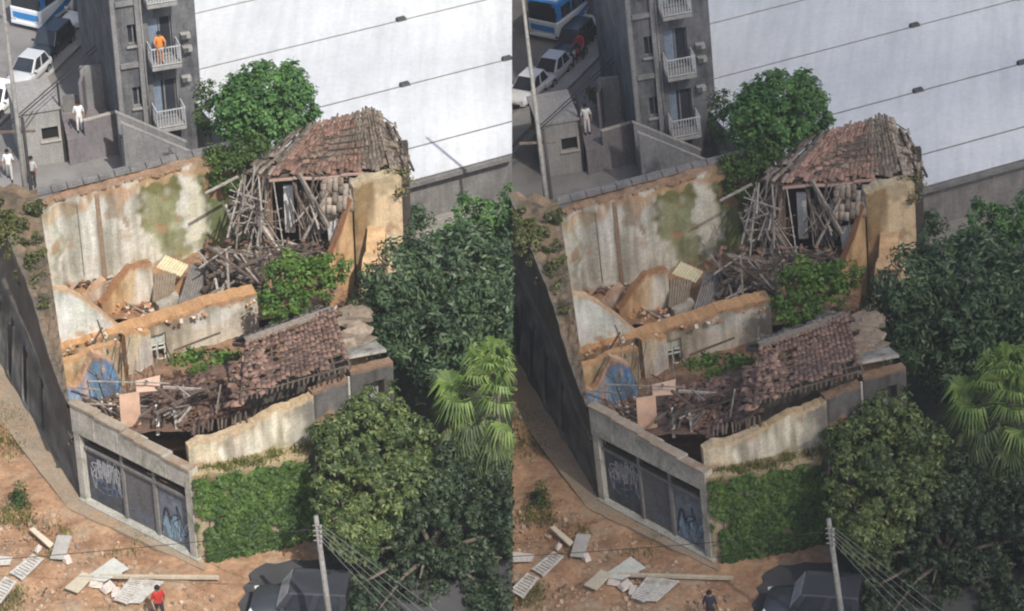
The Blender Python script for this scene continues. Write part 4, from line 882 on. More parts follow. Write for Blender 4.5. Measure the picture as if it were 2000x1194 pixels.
tree('garden_tree', V(-5.4, 79.2, 0), [lob(690, 850, 78.4, 1.2, 1.1, 1.3), lob(660, 915, 77.0, .85, .9, 1.2), lob(740, 800, 79.5, 1.0, 1.0, 1.0), lob(730, 930, 76.8, 1.25, 1.1, 1.5), lob(785, 850, 79, .9, 1.0, 1.1), lob(668, 985, 75.8, .75, .7, .8), lob(640, 860, 78.0, .5, .6, .7), lob(722, 1020, 76.0, .9, .9, 1.0), lob(790, 930, 77.6, .9, .9, 1.1), lob(650, 1015, 74.6, .75, .7, .75), lob(690, 1060, 74.4, .8, .7, .8), lob(820, 860, 79.2, .7, .8, .8)], 3900, .21, L_STAR, .15,
     'light leaved tree with star shaped leaf clusters beside the ivy wall, {S} photo', 'tree', cluster=7, aspect=.42, up=.8, cr=.34, per=7, gap=.85, gs=1.0, inner=.5, seed=6)
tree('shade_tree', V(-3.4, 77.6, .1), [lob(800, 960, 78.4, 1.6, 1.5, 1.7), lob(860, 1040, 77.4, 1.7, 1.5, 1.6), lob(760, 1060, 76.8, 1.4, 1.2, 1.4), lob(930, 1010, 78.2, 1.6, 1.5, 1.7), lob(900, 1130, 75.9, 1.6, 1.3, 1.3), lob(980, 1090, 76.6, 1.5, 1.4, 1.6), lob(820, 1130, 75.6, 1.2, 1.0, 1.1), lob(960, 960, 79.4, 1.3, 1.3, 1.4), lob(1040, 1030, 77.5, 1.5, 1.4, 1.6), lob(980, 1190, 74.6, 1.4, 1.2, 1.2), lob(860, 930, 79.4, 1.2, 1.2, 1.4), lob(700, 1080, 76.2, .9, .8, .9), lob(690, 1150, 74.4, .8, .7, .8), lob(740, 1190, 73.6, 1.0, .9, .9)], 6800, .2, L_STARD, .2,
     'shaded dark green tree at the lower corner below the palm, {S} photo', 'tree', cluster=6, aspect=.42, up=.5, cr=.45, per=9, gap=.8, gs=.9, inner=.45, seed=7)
tree('house_bush', V(-8.9, 88.8, 2.6), [lob(590, 540, 89.2, 1.35, 1.0, .85), lob(545, 580, 88.2, .85, .8, .8), lob(640, 530, 89.4, .85, .8, .7), lob(560, 530, 89.6, .8, .8, .6), lob(610, 590, 88, .9, .8, .6), lob(535, 615, 87.2, .5, .5, .5)], 4200, .2, L_BUSH, .08, 'bright leafy bush growing inside the ruined rooms, {S} photo', 'bush', aspect=.55, up=.8, seed=8)
tree('room_vine', V(-12.3, 84.8, 2.2), [lob(400, 700, 85, 1.0, .6, .35), lob(440, 690, 85.2, .5, .5, .3), lob(395, 725, 84.4, .5, .4, .35), lob(360, 700, 85, .5, .4, .25)], 1100, .19, L_BUSH, .04, 'low green creeper spreading over rubble below the partition, {S} photo', 'creeper', gap=.75, seed=9)
# vines hanging over the back wall under the round tree
t = empty('wall_vine', V(-12.2, 97.5, 0), 0, 'dark green vine hanging over the back wall below round tree, {S} photo', 'vine'); o = t.location
ll = [lob(432, 318, 97.3, .6, .3, .9), lob(465, 300, 97.6, .8, .4, .7), lob(485, 282, 98, .9, .5, .6), lob(425, 350, 96.9, .4, .2, .6), lob(450, 335, 97, .5, .3, .8)]
ll = [(l[0] - o.x, l[1] - o.y, l[2] - o.z, *l[3:]) for l in ll]; crown('foliage', ll, 4600, .17, L_VINE, t, gap=.75, seed=10)
m = MB()
for k in range(7): m.tube([V(U(-1, 1), .3, 0), V(U(-1, 1), .2, 3), V(U(-1, 1), 0, 6.2)], [.03, .025, .015], 5)
m.build('stem', BARK, t, True)
# vegetation on the facade crown
t = empty('crown_creeper', V(-21.2, 93.4, 5), 0, 'green creeper growing on top of the dark street facade, {S} photo', 'creeper'); o = t.location
ll = [lobz(20, 405, 6.8, .9, .9, .4), lobz(45, 420, 6.8, .6, .7, .4), lobz(10, 450, 6.6, .6, .7, .6), lobz(62, 405, 6.7, .45, .5, .35), lobz(35, 460, 6.3, .5, .6, .6), lobz(-20, 440, 6.8, .9, .9, .7), lobz(60, 465, 6.6, .4, .5, .35), lobz(25, 500, 5.9, .3, .4, .6), lobz(58, 510, 6.6, .3, .4, .2), lobz(76, 545, 6.5, .25, .4, .18), lobz(70, 490, 6.7, .3, .4, .25), lobz(45, 540, 5.6, .2, .3, .5), lobz(88, 590, 6.3, .2, .3, .15)]
crown('foliage', [(l[0] - o.x, l[1] - o.y, l[2] - o.z, *l[3:]) for l in ll], 6000, .15, L_CREEP, t, gap=.7, cr=.22, seed=11)
MB().tube([(0, 0, -.3), (-.3, .2, .3), (-.6, .3, .6)], [.05, .04, .02], 6).build('stem', BARK, t, True)
# tufts on the peach wall head
t = empty('wall_tuft', V(-4.7, 95.2, 7), 0, 'pale dry tuft on the head of the peach end wall, {S} photo', 'weed'); o = t.location
crown('foliage', [(l[0] - o.x, l[1] - o.y, l[2] - o.z, *l[3:]) for l in (lob(790, 345, 95.2, .45, .35, .35), lob(765, 340, 95, .4, .3, .2), lob(778, 370, 94.6, .3, .2, .35))], 420, .16, L_DRY, t, gap=.8)
# ivy on the garden wall
n = 9000; u = rng.random(n); z = rng.random(n) ** .9 * 4.15; nn = np.array([noise.noise(V(a * 5, b * 1.2, 3)) for a, b in zip(u, z)])
n3 = np.array([noise.noise(V(a * 18, b * 4.5, 8)) for a, b in zip(u, z)]); out = .03 + .08 * rng.random(n) + .12 * (nn + .5) + .16 * (n3 + .3); n4 = np.array([noise.noise(V(a * 7, b * 1.7, 21)) for a, b in zip(u, z)]); keep = ~((z > 3.85 + .6 * (n4 + .2)) ) & ~((n4 < -.5) & (z > .6)) & ~((u < .06) & (nn > .0)) & ~((np.abs(u - .1) < .06) & (np.abs(z - 1.9) < .25)); u, z, out = u[keep], z[keep], out[keep]
d = (IB_ - IA).normalized(); fn = V(d.y, -d.x, 0)
t = empty('ivy', IA.lerp(IB_, .5), 0, 'dense green ivy covering the low garden wall, {S} photo', 'ivy')
cen = np.array([tuple(IA.lerp(IB_, a) + fn * c - t.location + V(0, 0, b)) for a, b, c in zip(u, z, out)]); k = len(cen)
nr = unit(np.array(fn) + np.array([0, 0, .55]) + rng.normal(size=(k, 3)) * .42); s = .09 + .11 * rng.random(k)
leaf_mesh('foliage', cen, nr, rng.normal(size=(k, 3)) * .5 - np.array([0, 0, 1]), s, s * .85, L_IVY, t)
m = MB()
for k in range(9):
    a = U(-2, 2); m.tube([V(a, a * .34 - .02, 0), V(a + U(-.2, .2), a * .34 - .03, 2), V(a + U(-.4, .4), a * .34, 3.8)], [.03, .02, .012], 5)
m.build('stem', BARK, t, True)
# grasses nobody could count
def tufts(name, pts, hgt, m, label, cat, per=26):
    cen, nr, tg, s = [], [], [], []
    for p, r_ in pts:
        for k in range(per):
            q = p + V(random.gauss(0, r_), random.gauss(0, r_), hgt * .4); cen.append(q); a = U(0, 6.28); nr.append((math.cos(a), math.sin(a), .25)); tg.append((U(-.4, .4), U(-.4, .4), 1)); s.append(hgt * U(.6, 1.3))
    s = np.array(s); o = leaf_mesh(name, np.array(cen), unit(np.array(nr)), np.array(tg), s, s * .16, m); return tag(o, label, cat, None, 'stuff')
tufts('ledge_grass', [(HA.lerp(HB_, U(.05, 1)) + V(0, U(-.7, -.2), 3.95), .16) for _ in range(44)], .26, GRASS, 'yellow green grass on the ledge above the ivy, {S} photo', 'grass', 24)
tufts('lot_weeds', [(P(U(5, 60), U(985, 1025)), .3) for _ in range(14)] + [(P(U(-30, 35), U(800, 880)), .45) for _ in range(26)] + [(P(U(-20, 40), U(1160, 1194)), .3) for _ in range(10)] + [(P(U(60, 300), U(1020, 1100)), .2) for _ in range(8)], .24, GRASS, 'thin weeds scattered on the bare lot, {S} photo', 'weeds', 40)
tree('lot_shrub', P(38, 990), [lob(38, 958, 80.9, .25, .25, .5), lob(40, 980, 80.7, .2, .2, .3)], 380, .15, L_VINE, .03, 'small dark shrub standing on the bare lot, {S} photo', 'shrub')
# fan palm
PB_ = PY(968, 768, 81.4); pt = empty('fan_palm', V(PB_.x, PB_.y, 0), 0, 'bright yellow green fan palm at the right edge, {S} photo', 'palm'); pz = PB_.z
MB().tube([(0, 0, -.1), (.06, .05, pz * .5), (0, 0, pz)], [.2, .16, .14], 10).build('trunk', BARK, pt, True)
for k in range(46):
    el = R(84 - k * 3.3 + U(-8, 8)); az = k * 2.399 + U(-.3, .3); dirv = V(math.cos(az) * math.cos(el), math.sin(az) * math.cos(el), math.sin(el)); Lp = U(1.3, 1.9); b0 = V(0, 0, pz - .012 * k); tip = b0 + dirv * Lp - V(0, 0, .12 * Lp)
    side = dirv.cross(V(0, 0, 1)).normalized(); upv = side.cross(dirv).normalized(); mb = MB(); mb.tube([b0, b0 + dirv * Lp * .5 + upv * .06, tip], [.035, .026, .018], 4)
    nf = 26; roll = U(-.5, .5); side, upv = side * math.cos(roll) + upv * math.sin(roll), upv * math.cos(roll) - side * math.sin(roll)
    for i in range(nf):
        a = R(-105 + 210 * i / (nf - 1)); ln = U(1.2, 1.6) * (1 - .16 * abs(a) / 2); dd = (dirv * math.cos(a) + side * math.sin(a)).normalized()
        p1 = tip + dd * ln * .5 + upv * (.05 + .10 * abs(a) / 2); p2 = tip + dd * ln * .85 - V(0, 0, (.3 + .25 * random.random()) * ln); w = dd.cross(upv).normalized() * .055
        mb.add([tip - dd * .03, p1 - w + upv * .03, p2, p1 + w + upv * .03, p1 - upv * .02], [(0, 1, 4), (0, 4, 3), (1, 2, 4), (4, 2, 3)])
    mb.build('frond', L_PALM if k < 26 else L_PALMOLD, pt)

# ============================================================ POLES, WIRES, DEBRIS
pb = PY(50, 374, 95.3); t = empty('utility_pole', V(pb.x, pb.y, -.3), 0, 'tall concrete utility pole behind the ruin at the left, {S} photo', 'utility pole')
MB().tube([(0, 0, 0), (0, 0, 16.2)], [.15, .065], 10).build('post', POLE, t, True)
MB().tube([(.28, -.05, 0), (.22, 0, 9.9)], [.1, .07], 8).build('dark_tube', IRON, t, True)  # dark tapering tube beside the post
m = MB(); m.bar((-.9, 0, 9.2), (.7, .1, 9.2), .09); m.build('crossarm', WOODDK, t)
p2 = P(657, 1310, 0); top = PY(617, 1008, p2.y + .25); t = empty('utility_pole', V(p2.x, p2.y, .1), 0, 'pale concrete pole with wires in front of the trees, {S} photo', 'utility pole'); o = t.location
MB().tube([(0, 0, 0), (top - o) * .5, top - o], [.125, .11, .085], 10).build('post', POLE, t, True)
m = MB()
for k in range(4): m.bar(top - o + V(-.12, -.1, -.35 - k * .22), top - o + V(.17, -.1, -.35 - k * .22), .03); m.box(top - o + V(.16, -.16, -.35 - k * .22), (.08, .08, .1))
m.build('insulator_rack', PALE, t)
def wire(a, b, sag, r_, label, m=IRON, name='wire', cat='wire', group=None, n=14):
    a, b = Vector(a), Vector(b); mb = MB(); pts = [a.lerp(b, i / n) - a - V(0, 0, sag * 4 * (i / n) * (1 - i / n)) for i in range(n + 1)]; mb.tube(pts, r_, 5)
    o = mb.build(name, m, None, True); o.location = a; return tag(o, label, cat, group)
WG = mat('pale_wire', (.2, .2, .2))
ends = [(985, 1290), (955, 1296), (930, 1302), (900, 1306), (870, 1312)]; ordn = ('uppermost', 'second', 'third', 'fourth', 'lowest')
for k, (x, y) in enumerate(ends):
    wire(top + V(.17, -.1, -.3 - .2 * k * .9), PY(x, y, 72.0), .05, .009, ordn[k] + ' of five thin wires from front pole to lower right, {S} photo', WG, group='{S} wires fanning from the front pole')
wire(top + V(-.2, 0, -.6), PY(-150, 1103, 76.0), .12, .014, 'dark cable crossing the bare lot from the front pole, {S} photo')
wire(top + V(-.2, 0, -.45), PY(392, 1088, 77.4), .15, .014, 'thin cable between the front pole and the gate corner, {S} photo')
for k, (a, b) in enumerate((((38, 222), (215, 60)), ((32, 232), (215, 72)))):
    wire(P(a[0] - 60, a[1] + 52, 4), P(b[0] + 30, b[1] - 26, 4), .1, .03, ('upper' if k == 0 else 'lower') + ' of two dark cables strung above the back street, {S} photo', group='{S} cables above the back street')
def quad_board(name, px, m, th, label, cat, slats=0, lift=.12, group=None, tilt=0):
    q = [P(x, y, .14 + lift) for x, y in px]; q[2].z += tilt; q[3].z += tilt
    if (q[1] - q[0]).cross(q[2] - q[0]).z < 0: q = q[::-1]
    c = sum(q, V(0, 0, 0)) / 4; c = V(c.x, c.y, .1); q = [p - c for p in q]
    if not slats: o = MB().slab(q, th).build(name, m, None, bevel=.008); o.location = c; return tag(o, label, cat, group)
    t = empty(name, c, 0, label, cat, group); longer = (q[1] - q[0]).length > (q[3] - q[0]).length
    if longer: q = q[1:] + q[:1]
    fw = .07
    for a, b in ((0, 3), (1, 2)): MB().bar(q[a], q[b], fw, th * 1.6).build('stile', m, t)
    for i in range(slats):
        v = (i + .5) / slats; MB().bar(q[0].lerp(q[3], v) + V(0, 0, .0), q[1].lerp(q[2], v), (q[3] - q[0]).length / slats * .72, th).build('slat', m, t)
    return t
PWB = mat('weathered_white_board', (.47, .45, .41), (.62, .60, .55), 2.5, .9, .3, 20, dirt=(.36, .31, .25), dscale=2)
quad_board('board', [(98, 1092), (127, 1094), (141, 1048), (112, 1047)], mat('grey_board', (.36, .34, .31), (.44, .42, .39), 2, .9, .2), .05, 'flat grey board lying on the bare soil, {S} photo', 'board')
quad_board('plank', [(57, 1036), (66, 1032), (105, 1064), (97, 1072)], mat('pale_plank', (.56, .49, .36), (.66, .59, .45), 2, .9, .2), .07, 'long pale yellow plank beside grey board, {S} photo', 'plank')
quad_board('shutter', [(20, 1120), (42, 1133), (84, 1091), (66, 1083)], PWB, .04, 'white slatted shutter on the soil near the left edge, {S} photo', 'shutter', 9)
quad_board('shutter', [(-25, 1165), (0, 1178), (32, 1135), (12, 1127)], PWB, .04, 'slatted shutter cut by the left border of its picture, {S} photo', 'shutter', 8)
quad_board('board', [(-25, 1106), (20, 1104), (25, 1090), (-20, 1086)], PWB, .05, 'small white board at the far left border, {S} photo', 'board')
quad_board('board', [(163, 1132), (204, 1137), (252, 1112), (222, 1091)], mat('green_white_board', (.46, .47, .42), (.57, .57, .51), 2, .9, .2), .05, 'greenish white board, largest of the broken sheets, {S} photo', 'board')
quad_board('board', [(126, 1150), (152, 1160), (184, 1132), (163, 1123)], mat('tan_board', (.44, .39, .29), (.52, .47, .36), 2, .9, .2), .06, 'tan board left of the broken white sheets, {S} photo', 'board', tilt=.12)
quad_board('shutter', [(224, 1172), (246, 1180), (284, 1133), (256, 1130)], PWB, .04, 'white slatted shutter lying left of its twin, {S} photo', 'shutter', 11)
quad_board('shutter', [(249, 1178), (272, 1178), (318, 1136), (288, 1132)], PWB, .04, 'white slatted shutter lying right of its twin, {S} photo', 'shutter', 11)
for k, (x, y, sx, sy, h) in enumerate(((188, 1143, .6, .4, .12), (212, 1150, .55, .35, .16), (226, 1158, .5, .3, .12), (132, 1098, .28, .3, .22), (232, 1125, .3, .25, .2), (75, 1075, .25, .2, .14))):
    p = P(x, y, .1); mb = MB(); mb.box((0, 0, h / 2), (sx, sy, h), Matrix.Rotation(k * .8, 3, 'Z'), .8); mb.v = [(a + U(-.05, .05), b + U(-.05, .05), c + U(-.02, .04)) for a, b, c in mb.v]
    o = mb.build('plaster_lump', mat('pinkish_plaster', (.55, .47, .41), (.66, .6, .54), 3, .95, .4)); o.location = p
    tag(o, ['broad white plaster lump between the boards', 'middle white plaster lump beside the shutters', 'small white plaster lump touching the left shutter', 'pale stone block below the grey board', 'white lump behind the large greenish board', 'small pale lump by the yellow plank'][k] + ', {S} photo', 'rubble', '{S} loose plaster lumps')
o = recentre(MB().bar(P(195, 1126, .25), P(428, 1128, .3), .13, .12).build('beam', mat('pale_beam', (.42, .35, .26), (.52, .45, .34), 3))); tag(o, 'long thin beam lying across soil in front of gate, {S} photo', 'beam')
o = recentre(MB().bar(P(93, 1146, .05), P(93, 1146, 1.15), .05).build('stake', PALE)); tag(o, 'thin upright stake on the bare lot, {S} photo', 'stake')
# loose stones, too many to count
mb = MB()
for k in range(1500):
    x, y = U(-40, 470), U(985, 1200)
    if y < 985 + (x - 150) * .56 + 22: continue
    p = P(x, y, .02); s = random.choice((.03, .04, .04, .06, .06, .09, .16)); mb.box(p, (s * U(.7, 1.4), s, s * .7), Matrix.Rotation(U(0, 3), 3, 'Z') @ Matrix.Rotation(U(-.4, .4), 3, 'X'), U(.5, .9))
tag(mb.build('loose_stones', island(mat('pale_stones', (.30, .20, .13), (.46, .36, .27), 3), 'mixed_stones', .5, 1.35)), 'small pale stones and brick bits strewn on the soil, {S} photo', 'stones', None, 'stuff')

# ============================================================ VEHICLES
def paint(n, c, rough=.3): return mat('paint_' + n, c, None, 3, rough, 0, 10, spec=.5, coat=.5, fine=.06)
def loft(secs, m, name, parent, sub=1):
    """secs: (x, halfwidth, z0, z1)"""
    mb = MB(); k = 8
    for x, w, z0_, z1 in secs:
        h = z1 - z0_
        for y, z in ((-w * .92, 0), (-w, h * .3), (-w * .99, h * .7), (-w * .86, h), (w * .86, h), (w * .99, h * .7), (w, h * .3), (w * .92, 0)): mb.v.append((x, y, z0_ + z))
    for i in range(len(secs) - 1):
        for j in range(k): mb.f.append((i * k + j, i * k + (j + 1) % k, (i + 1) * k + (j + 1) % k, (i + 1) * k + j))
    mb.f.append(tuple(range(k - 1, -1, -1))); mb.f.append(tuple((len(secs) - 1) * k + j for j in range(k)))
    bm = bmesh.new(); me = bpy.data.meshes.new(name); me.from_pydata(mb.v, [], mb.f); bm.from_mesh(me); bmesh.ops.recalc_face_normals(bm, faces=bm.faces); bm.to_mesh(me); bm.free()
    me.materials.append(m); me.polygons.foreach_set('use_smooth', [True] * len(me.polygons)); o = bpy.data.objects.new(name, me); col.objects.link(o); o.parent = parent
    if sub: s = o.modifiers.new('sub', 'SUBSURF'); s.levels = s.render_levels = sub
    return o
def wheels(t, xs_, wy, r_):
    for x in xs_:
        for s in (-1, 1):
            w = MB().tube([(x, s * (wy - .1), r_), (x, s * (wy + .1), r_)], r_, 18).build('wheel', RUBBER, t)
            MB().tube([(x, s * (wy + .06), r_), (x, s * (wy + .115), r_)], r_ * .62, 14).build('rim', CHROME, w)
def car(loc, rz_, m, label, side, L=4.2, Wd=1.75, glass=GLASSD, suv=0, group=None, name='parked_car', screen=None, scl=.84):
    t = empty(name, loc, rz_, label, 'car', group, side); t.scale = (scl,) * 3; w = Wd / 2; h = L / 2; zb = .9 + .12 * suv; zr = 1.45 + .25 * suv
    loft([(-h, w * .8, .35, .8 + .1 * suv), (-h + .12, w * .95, .26, zb), (-h + .8, w, .22, zb + .02), (0, w, .2, zb), (h - 1.15, w, .22, zb - .03), (h - .35, w * .97, .25, zb - .1), (h - .05, w * .93, .3, zb - .2), (h, w * .86, .34, zb - .26)], m, 'body', t)
    xb0, xb1 = -h + .35, h - 1.05; xt0, xt1 = -h + .85 - .4 * suv, h - 1.9 + .3 * suv; wb, wt = w * .92, w * (.72 + .1 * suv); z0_ = zb - .05
    mb = MB(); mb.add([(xb0, -wb, z0_), (xb1, -wb, z0_), (xb1, wb, z0_), (xb0, wb, z0_), (xt0, -wt, zr), (xt1, -wt, zr), (xt1, wt, zr), (xt0, wt, zr)], [(0, 1, 5, 4), (1, 2, 6, 5), (2, 3, 7, 6), (3, 0, 4, 7), (4, 5, 6, 7)])
    mb.build('roof', m, t, bevel=.06)
    def q4(a, b, c, d, ins, o, nm, mm):
        cc = (a + b + c + d) / 4; q = [p.lerp(cc, ins) + o for p in (a, b, c, d)]; mb = MB().slab(q, .012); return mb.build(nm, mm, t)
    b = [V(xb0, -wb, z0_), V(xb1, -wb, z0_), V(xb1, wb, z0_), V(xb0, wb, z0_)]; tt = [V(xt0, -wt, zr), V(xt1, -wt, zr), V(xt1, wt, zr), V(xt0, wt, zr)]
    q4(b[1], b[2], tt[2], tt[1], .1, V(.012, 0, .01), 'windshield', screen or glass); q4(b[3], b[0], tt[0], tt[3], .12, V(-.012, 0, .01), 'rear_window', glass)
    for s, (i, j) in ((-1, (0, 1)), (1, (2, 3))):
        A_, B_ = b[i], b[j]; C_, D_ = tt[j], tt[i]
        for (u0_, u1_) in ((.08, .47), (.53, .92)): q4(A_.lerp(B_, u0_), A_.lerp(B_, u1_), D_.lerp(C_, u1_), D_.lerp(C_, u0_), .1, V(0, s * .012, 0), 'side_window', glass)
        MB().box((xb1 - .25, s * (w + .07), zb + .05), (.16, .18, .13)).build('mirror', m, t, bevel=.03)
        MB().box((h - .12, s * w * .66, .64 + .06 * suv), (.2, w * .36, .14), Matrix.Rotation(s * -.3, 3, 'Z')).build('headlight', LAMP, t, bevel=.02)
    MB().box((h - .03, 0, .42), (.1, w * 1.0, .13)).build('grille', IRON, t); MB().box((h + .03, 0, .5), (.02, .4, .12)).build('number_plate', PALE, t)
    wheels(t, (-h + .75, h - .8), w - .1, .31); return t
HD = math.atan2(-SD.y, -SD.x)
SILVER = paint('silver', (.50, .51, .52)); WHITE = paint('white', (.78, .78, .77)); DARK = paint('dark_blue', (.022, .028, .036)); BLACK = paint('black', (.035, .038, .045), .5)
for side, Q, pos in (('L', P, ((56, 138), (101, 84), (162, 22), (-4, 196))), ('R', PR, ((1076, 138), (1122, 80), (1172, 28), (1032, 174)))):
    for (x, y), m, lab in zip(pos, (SILVER, DARK, WHITE, WHITE), ('silver car parked at the kerb of the back street', 'dark blue car between bus and kerb', 'white car at the top of the back street beside the bus', 'white car nearest the tall pole on the street')):
        car(Q(x, y, .2) - V(0, 0, .5), HD + U(-.04, .04), m, lab + ', {S} photo', side, L=3.75 if m is not DARK else 4.1, Wd=1.6, suv=.8 if m is DARK else .3, group='cars on the back street, {S}')
    # bus
    fp = Q(54, 60, -.3) if side == 'L' else Q(1064, 82, -.3); HDB = HD - .12; bd = V(math.cos(HDB), math.sin(HDB), 0); BLUE = paint('bus_blue', (.03, .22, .55)); BWH = paint('bus_white', (.74, .77, .79))
    t = empty('city_bus', fp - bd * 4.2, HDB, 'blue and white city bus on the back street, {S} photo', 'bus', None, side); t.scale = (.8,) * 3
    MB().box((0, 0, 1.0), (10.6, 2.5, 1.3)).build('lower_body', BWH, t, bevel=.12); MB().box((0, 0, 2.35), (10.4, 2.46, 1.5)).build('upper_body', BLUE, t, bevel=.15); MB().box((0, 0, 3.13), (9.9, 2.2, .14)).build('roof', BWH, t, bevel=.05)
    MB().slab([(5.21, -1.12, 1.45), (5.21, 1.12, 1.45), (5.21, 1.12, 2.75), (5.21, -1.12, 2.75)], .03).build('windshield', GLASSD, t)
    MB().slab([(5.24, -.9, 2.78), (5.24, .9, 2.78), (5.22, .9, 3.02), (5.22, -.9, 3.02)], .03).build('destination_sign', IRON, t)
    MB().slab([(5.31, -1.0, .85), (5.31, 1.0, .85), (5.31, 1.0, 1.3), (5.31, -1.0, 1.3)], .02).build('front_panel', BLUE, t)
    MB().box((5.28, 0, .52), (.14, 2.4, .26)).build('bumper', BWH, t, bevel=.04)
    for s in (-1, 1):
        MB().box((5.3, s * .95, .78), (.1, .4, .16)).build('headlight', LAMP, t); MB().box((5.45, s * 1.3, 2.3), (.14, .1, .42)).build('mirror', IRON, t)
        for i in range(7): MB().box((4.1 - i * 1.3, s * 1.232, 2.2), (1.12, .03, .85)).build('side_window', GLASSD, t)
        MB().add([(5.1, s * 1.262, .7), (1.2, s * 1.262, 1.55), (-.6, s * 1.262, 1.55), (2.8, s * 1.262, .7)], [(0, 1, 2, 3)]).build('stripe', BLUE, t)
    wheels(t, (3.2, -3.0), 1.12, .48)
car(P(598, 1204, .115), math.pi - R(4), BLACK, 'black car parked in tree shade below the ivy wall, {S} photo', None, L=4.1, Wd=1.85, suv=1.15, scl=.98, screen=mat('sky_reflection_screen', (.24, .26, .27), (.46, .48, .49), 2.2, .25, .1, 6, fine=.2))  # pale windscreen tone carries the reflected sky in its colour
# motorbike (second picture only)
mp = PR(1133, 122, -.31); t = empty('motorbike', mp, HD, 'black motorbike with red rider on the back street, {S} photo', 'motorbike', None, 'R')
for x in (-.62, .62):
    w = MB().tube([(x, -.05, .3), (x, .05, .3)], .3, 16).build('wheel', RUBBER, t); MB().tube([(x, -.06, .3), (x, .06, .3)], .17, 12).build('rim', CHROME, w)
MB().bar((-.55, 0, .45), (.3, 0, .6), .16, .22).build('frame', IRON, t); MB().box((.18, 0, .78), (.42, .26, .2)).build('tank', paint('red', (.35, .02, .02)), t, bevel=.06); MB().box((-.35, 0, .78), (.62, .24, .1)).build('seat', RUBBER, t, bevel=.03)
MB().bar((.62, 0, .3), (.42, 0, 1.0), .06).build('fork', CHROME, t); MB().bar((.4, -.34, 1.02), (.4, .34, 1.02), .035).build('handlebar', IRON, t); MB().box((.56, 0, .88), (.1, .16, .16)).build('headlight', LAMP, t, bevel=.02)

